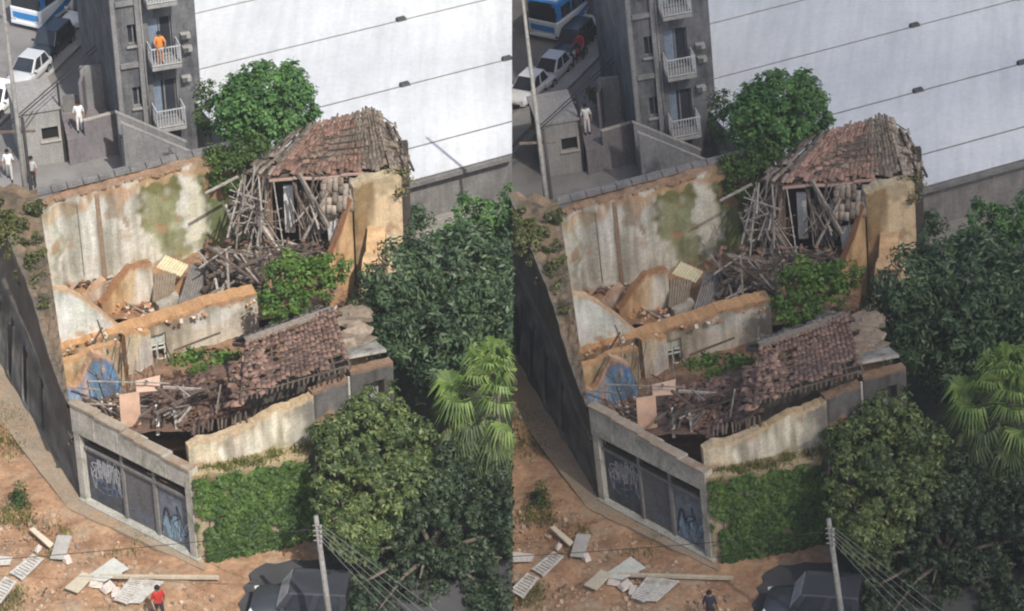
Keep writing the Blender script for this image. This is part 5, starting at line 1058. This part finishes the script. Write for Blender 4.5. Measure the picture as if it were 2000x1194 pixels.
# ============================================================ PEOPLE
SKIN = mat('skin', (.22, .12, .075), (.27, .15, .095), 3, .6, 0, 10, fine=.05); HAIR = mat('hair', (.012, .01, .009), None, 3, .8, 0, 10)
def cloth(n, c): return mat('cloth_' + n, c, tuple(k * .85 for k in c), 6, .9, .15, 40, fine=.1)
def person(loc, rz_, shirt, trousers, label, side, pose='stand', hgt=1.7):
    J = {}
    J['pel'] = (0, 0, .93); J['chest'] = (0, 0, 1.28); J['neck'] = (0, .0, 1.45); J['head'] = (0, -.02, 1.58); J['top'] = (0, 0, 1.67)
    for s, n_ in ((-1, 'l'), (1, 'r')):
        J['sh' + n_] = (s * .17, 0, 1.39); J['el' + n_] = (s * .25, .03, 1.1); J['wr' + n_] = (s * .25, -.08, .86); J['ha' + n_] = (s * .25, -.11, .78)
        J['hip' + n_] = (s * .09, 0, .88); J['kn' + n_] = (s * .10, -.02, .48); J['an' + n_] = (s * .10, .03, .08); J['to' + n_] = (s * .11, -.15, .04)
        if pose == 'lean': J['el' + n_] = (s * .27, -.12, 1.16); J['wr' + n_] = (s * .2, -.34, 1.05); J['ha' + n_] = (s * .19, -.42, 1.04)
        if pose == 'ride': J['el' + n_] = (s * .3, -.22, 1.12); J['wr' + n_] = (s * .32, -.5, 1.0); J['ha' + n_] = (s * .33, -.58, .99); J['kn' + n_] = (s * .24, -.42, .72); J['an' + n_] = (s * .22, -.2, .33); J['to' + n_] = (s * .22, -.38, .3); J['hip' + n_] = (s * .1, 0, .86)
        if pose == 'walk': J['kn' + n_] = (s * .1, -.12 * s, .49); J['an' + n_] = (s * .1, -.25 * s + .05, .1); J['to' + n_] = (s * .1, -.25 * s - .13, .05); J['ha' + n_] = (s * .24, .18 * s - .1, .82); J['wr' + n_] = (s * .25, .14 * s - .05, .89)
    rad = dict(pel=.15, chest=.155, neck=.06, head=.095, top=.07, sh=.075, el=.048, wr=.034, ha=.036, hip=.105, kn=.066, an=.045, to=.042)
    names = list(J); E_ = [('pel', 'chest'), ('chest', 'neck'), ('neck', 'head'), ('head', 'top')]
    for n_ in 'lr': E_ += [('chest', 'sh' + n_), ('sh' + n_, 'el' + n_), ('el' + n_, 'wr' + n_), ('wr' + n_, 'ha' + n_), ('pel', 'hip' + n_), ('hip' + n_, 'kn' + n_), ('kn' + n_, 'an' + n_), ('an' + n_, 'to' + n_)]
    me = bpy.data.meshes.new('tmp'); me.from_pydata([J[k] for k in names], [(names.index(a), names.index(b)) for a, b in E_], []); tmp = bpy.data.objects.new('tmp', me); col.objects.link(tmp)
    tmp.modifiers.new('skin', 'SKIN'); s = tmp.modifiers.new('sub', 'SUBSURF'); s.levels = 1
    for i, k in enumerate(names):
        b = k if k in rad else k[:-1]; me.skin_vertices[0].data[i].radius = (rad[b] * (1.15 if b in ('pel', 'chest') else 1), rad[b] * (.8 if b in ('pel', 'chest') else 1)); me.skin_vertices[0].data[i].use_root = (k == 'pel')
    bpy.context.view_layer.update(); ev = tmp.evaluated_get(bpy.context.evaluated_depsgraph_get()); bm_ = bpy.data.meshes.new_from_object(ev); bpy.data.objects.remove(tmp)
    verts = [tuple(v.co) for v in bm_.vertices]; faces = [tuple(p.vertices) for p in bm_.polygons]; mi = []
    seg = [(Vector(J[a]), Vector(J[b]), a, b) for a, b in E_]
    def nearest(c):
        best = None
        for a, b, na, nb in seg:
            t_ = max(0, min(1, (c - a).dot(b - a) / (b - a).length_squared)); d_ = (c - a.lerp(b, t_)).length
            if best is None or d_ < best[0]: best = (d_, na, nb, t_)
        return best
    for p in bm_.polygons:
        _, na, nb, t_ = nearest(p.center)
        if na in ('head',) or nb == 'head': mi.append(0)
        elif na[:2] in ('el', 'wr'): mi.append(0)
        elif na[:2] == 'sh' or na == 'chest' or (na == 'pel' and nb == 'chest'): mi.append(1)
        elif na[:2] == 'an': mi.append(3)
        else: mi.append(2)
    mb = MB(); mb.v = verts; mb.f = faces
    for n_ in 'lr':   # fingers and thumb
        hv = Vector(J['ha' + n_]); d_ = (hv - Vector(J['wr' + n_])).normalized(); sx = V(1, 0, 0)
        for k in range(5):
            o_ = sx * ((k - 1.5) * .018) if k < 4 else sx * (-.04 if n_ == 'r' else .04); Lf = (.07, .08, .075, .06, .05)[k]
            b0 = hv + d_ * (.015 if k < 4 else -.02) + o_; mb.tube([b0, b0 + d_ * Lf * .55 + o_ * .2, b0 + d_ * Lf + V(0, .012, -.006)], [.01, .0095, .007], 5); mi += [0] * (len(mb.f) - len(mi))
    o = mb.build('person', None, None, True); me = o.data
    for m in (SKIN, shirt, trousers, RUBBER): me.materials.append(m)
    me.polygons.foreach_set('material_index', mi); me.update(); o.location = loc; o.rotation_euler = (0, 0, rz_); o.scale = (hgt / 1.7,) * 3
    hb = MB(); n_ = 8
    for i in range(4):
        a = i / 3 * 1.45; r_ = .115 * math.cos(a) + .001
        for k in range(n_): hb.v.append((r_ * math.cos(k * .785), .012 + r_ * 1.1 * math.sin(k * .785), 1.60 + .125 * math.sin(a)))
    for i in range(3):
        for k in range(n_): hb.f.append((i * n_ + k, i * n_ + (k + 1) % n_, (i + 1) * n_ + (k + 1) % n_, (i + 1) * n_ + k))
    hb.build('hair', HAIR, o, True)
    fb = MB(); fb.box((0, -.125, 1.565), (.028, .04, .045)); fb.build('nose', SKIN, o)
    for s in (-1, 1): MB().box((s * .035, -.112, 1.595), (.022, .012, .012)).build('eye', HAIR, o); MB().box((s * .102, 0, 1.575), (.018, .04, .055)).build('ear', SKIN, o)
    return tag(o, label, 'person', None, None, side)
cl = cloth
rot_b = bang
person(BL + BD * (bx0 + .5) - BN * .62 + V(0, 0, rows[1] + .02), bang, cl('orange', (.62, .22, .05)), cl('orange', (.62, .22, .05)), 'person in orange standing on the upper balcony, {S} photo', 'L', 'lean')
person(P(157, 258, zc - .35) + V(0, 0, .0), .3, cl('white', (.72, .72, .72)), cl('white', (.72, .72, .72)), 'person in white standing on the yard terrace, {S} photo', 'L')
person(P(313, 1214, .05), .5, cl('red', (.40, .03, .025)), cl('dark', (.03, .03, .04)), 'person in red shirt at the bottom edge, {S} photo', 'L', 'walk')
person(P(20, 352, -.34), .2, cl('white', (.72, .72, .72)), cl('pale', (.45, .45, .44)), 'person in white left of the tall pole, {S} photo', 'L', 'walk')
person(P(66, 366, -.34), -.3, cl('grey', (.40, .40, .41)), cl('dark', (.03, .03, .04)), 'person in grey top right of the tall pole, {S} photo', 'L')
person(PR(1148, 262, zc - .35), .3, cl('white', (.72, .72, .72)), cl('white', (.72, .72, .72)), 'person in white standing on the yard terrace, {S} photo', 'R')
person(PR(1127, 250, zc - .35), -.4, cl('dark', (.03, .03, .04)), cl('dark', (.03, .03, .04)), 'person in dark clothes beside the person in white, {S} photo', 'R')
person(PR(1390, 1222, .05), math.pi, cl('navy', (.03, .035, .05)), cl('dark', (.03, .03, .04)), 'person in dark shirt at the bottom edge, {S} photo', 'R')
person(mp - V(0, 0, .02) - V(math.cos(HD), math.sin(HD), 0) * .28, HD + math.pi / 2, cl('crimson', (.45, .02, .06)), cl('dark', (.03, .03, .04)), 'motorbike rider in crimson top on the back street, {S} photo', 'R', 'ride')
person(PR(1203, 152, -.31), .4, cl('maroon', (.14, .02, .03)), cl('dark', (.03, .03, .04)), 'person in maroon beside the apartment wall, nearer of two, {S} photo', 'R')
person(PR(1199, 108, -.31), .1, cl('navy', (.03, .035, .05)), cl('dark', (.03, .03, .04)), 'person in navy beside the apartment wall, farther of two, {S} photo', 'R')
t = tree('young_tree', PR(1163, 200, -.3), [(*(PR(1163, 188, 1.2)), .45, .45, .4), (*(PR(1160, 180, 1.6)), .35, .35, .3)], 420, .16, L_VINE, .05, 'thin young tree behind the yard terrace, {S} photo', 'tree', side='R', gap=.75)

# ============================================================ THE TWO PICTURES: the place stands twice, side by side
bpy.context.view_layer.update()
NRM = CM.to_3x3() @ V(1, 0, 0)
def clip(o, sgn, eps):
    """cut geometry at the plane between the two places; returns False when nothing is left"""
    keep_any = False
    for ch in list(o.children): keep_any |= clip(ch, sgn, eps)
    if o.type == 'MESH':
        mw = o.matrix_world; bb_ = [((mw @ Vector(c)) - CAM).dot(NRM) * sgn for c in o.bound_box]
        if min(bb_) >= 0:
            if not o.children: bpy.data.objects.remove(o); return False
            bpy.data.objects.remove(o) if False else None
            o.data = bpy.data.meshes.new('none') if not keep_any else o.data
        elif o.name.startswith('frond') and sum(bb_) > 0: bpy.data.objects.remove(o); return False
        elif max(bb_) > 0:
            if o.data.users > 1: o.data = o.data.copy()
            bm = bmesh.new(); bm.from_mesh(o.data); mi_ = mw.inverted(); co = mi_ @ CAM; no = (mw.to_3x3().transposed() @ (NRM * sgn)).normalized()
            if len(bm.faces) > 4000 or o.name.startswith(('crown', 'foliage', 'frond')):
                dead = [f for f in bm.faces if (f.calc_center_median() - co).dot(no) > 0]; bmesh.ops.delete(bm, geom=dead, context='FACES')
            else:
                bmesh.ops.bisect_plane(bm, geom=bm.verts[:] + bm.edges[:] + bm.faces[:], plane_co=co, plane_no=no, clear_outer=True)
            n_ = len(bm.faces); bm.to_mesh(o.data); bm.free()
            if not n_ and not o.children: bpy.data.objects.remove(o); return False
        return True
    if not keep_any: bpy.data.objects.remove(o); return False
    return True
def copy_tree(o, parent=None):
    c = o.copy(); col.objects.link(c)
    if parent is not None: c.parent = parent; c.matrix_parent_inverse = o.matrix_parent_inverse.copy()
    for ch in o.children: copy_tree(ch, c)
    return c
tops = [o for o in col.objects if o.parent is None and o.type in ('MESH', 'EMPTY')]
lefts, rights = [], []
for o in tops:
    s = SIDE.get(o.name)
    if s == 'R': r_ = o
    elif s == 'L': lefts.append(o); continue
    else: lefts.append(o); r_ = copy_tree(o)
    r_.matrix_world = M2 @ o.matrix_world; rights.append(r_)
bpy.context.view_layer.update()
for objs, side, sg in ((lefts, 'left', 1), (rights, 'right', -1)):
    for o in objs:
        for k in ('label', 'group'):
            if o.get(k): o[k] = o[k].replace('{S}', side)
        clip(o, sg, 0)

# added sheet out of view, shaped to dim the sun over the second place
def over(x, y, Hc=320.0): p = P(x, y, 0); return p + SUN * ((Hc - p.z) / SUN.z)
e0, e1 = over(1000, 1500), over(1000, -420)
ax = (e1 - e0); ay = V(ax.y, -ax.x, 0).normalized(); mb = MB(); n1, n2 = 26, 14; Wc = 90.0
cc = e0
for s in (0, 1):
    for i in range(n1 + 1):
        for j in range(n2 + 1):
            u, v = i / n1, j / n2; p = ax * (u * 1.1 - .05) + ay * (v * Wc); edge = min(1, 6 * min(u, 1 - u, (1 - v)) + .0) if j else 0
            h = (2.5 + 2.5 * noise.noise(p * .05 + V(0, 0, s * 9))) * edge; mb.v.append(tuple(p + V(0, 0, h if s else -h * .6)))
st_ = (n1 + 1) * (n2 + 1)
for s in (0, 1):
    for i in range(n1):
        for j in range(n2): k = s * st_ + i * (n2 + 1) + j; q = (k, k + 1, k + n2 + 2, k + n2 + 1); mb.f.append(q if s == 0 else q[::-1])
cm = bpy.data.materials.new('sun_dimmer_sheet'); cm.use_nodes = True; nt = cm.node_tree
tr = nt.nodes.new('ShaderNodeBsdfTransparent'); tl_ = nt.nodes.new('ShaderNodeBsdfTranslucent'); tl_.inputs[0].default_value = (.9, .9, .9, 1); mx = nt.nodes.new('ShaderNodeMixShader'); mx.inputs[0].default_value = .50
nt.links.new(tr.outputs[0], mx.inputs[1]); nt.links.new(tl_.outputs[0], mx.inputs[2]); nt.links.new(mx.outputs[0], nt.nodes['Material Output'].inputs[0])
co_ = mb.build('sun_dimmer', cm, None, True); co_.location = cc; struct(co_)

# slight haze in the air
hz = MB().box((0, 120, 0), (320, 400, 128)); ho_ = hz.build('haze', None); tag(ho_, 'thin pale summer haze over both places', 'haze', None, 'stuff')
hm = bpy.data.materials.new('haze'); hm.use_nodes = True; nt = hm.node_tree; nt.nodes.remove(nt.nodes['Principled BSDF']); pv = nt.nodes.new('ShaderNodeVolumePrincipled')
pv.inputs['Color'].default_value = (.92, .95, 1, 1); pv.inputs['Density'].default_value = .0004; pv.inputs['Anisotropy'].default_value = .2
nt.links.new(pv.outputs[0], nt.nodes['Material Output'].inputs['Volume']); ho_.data.materials.append(hm)
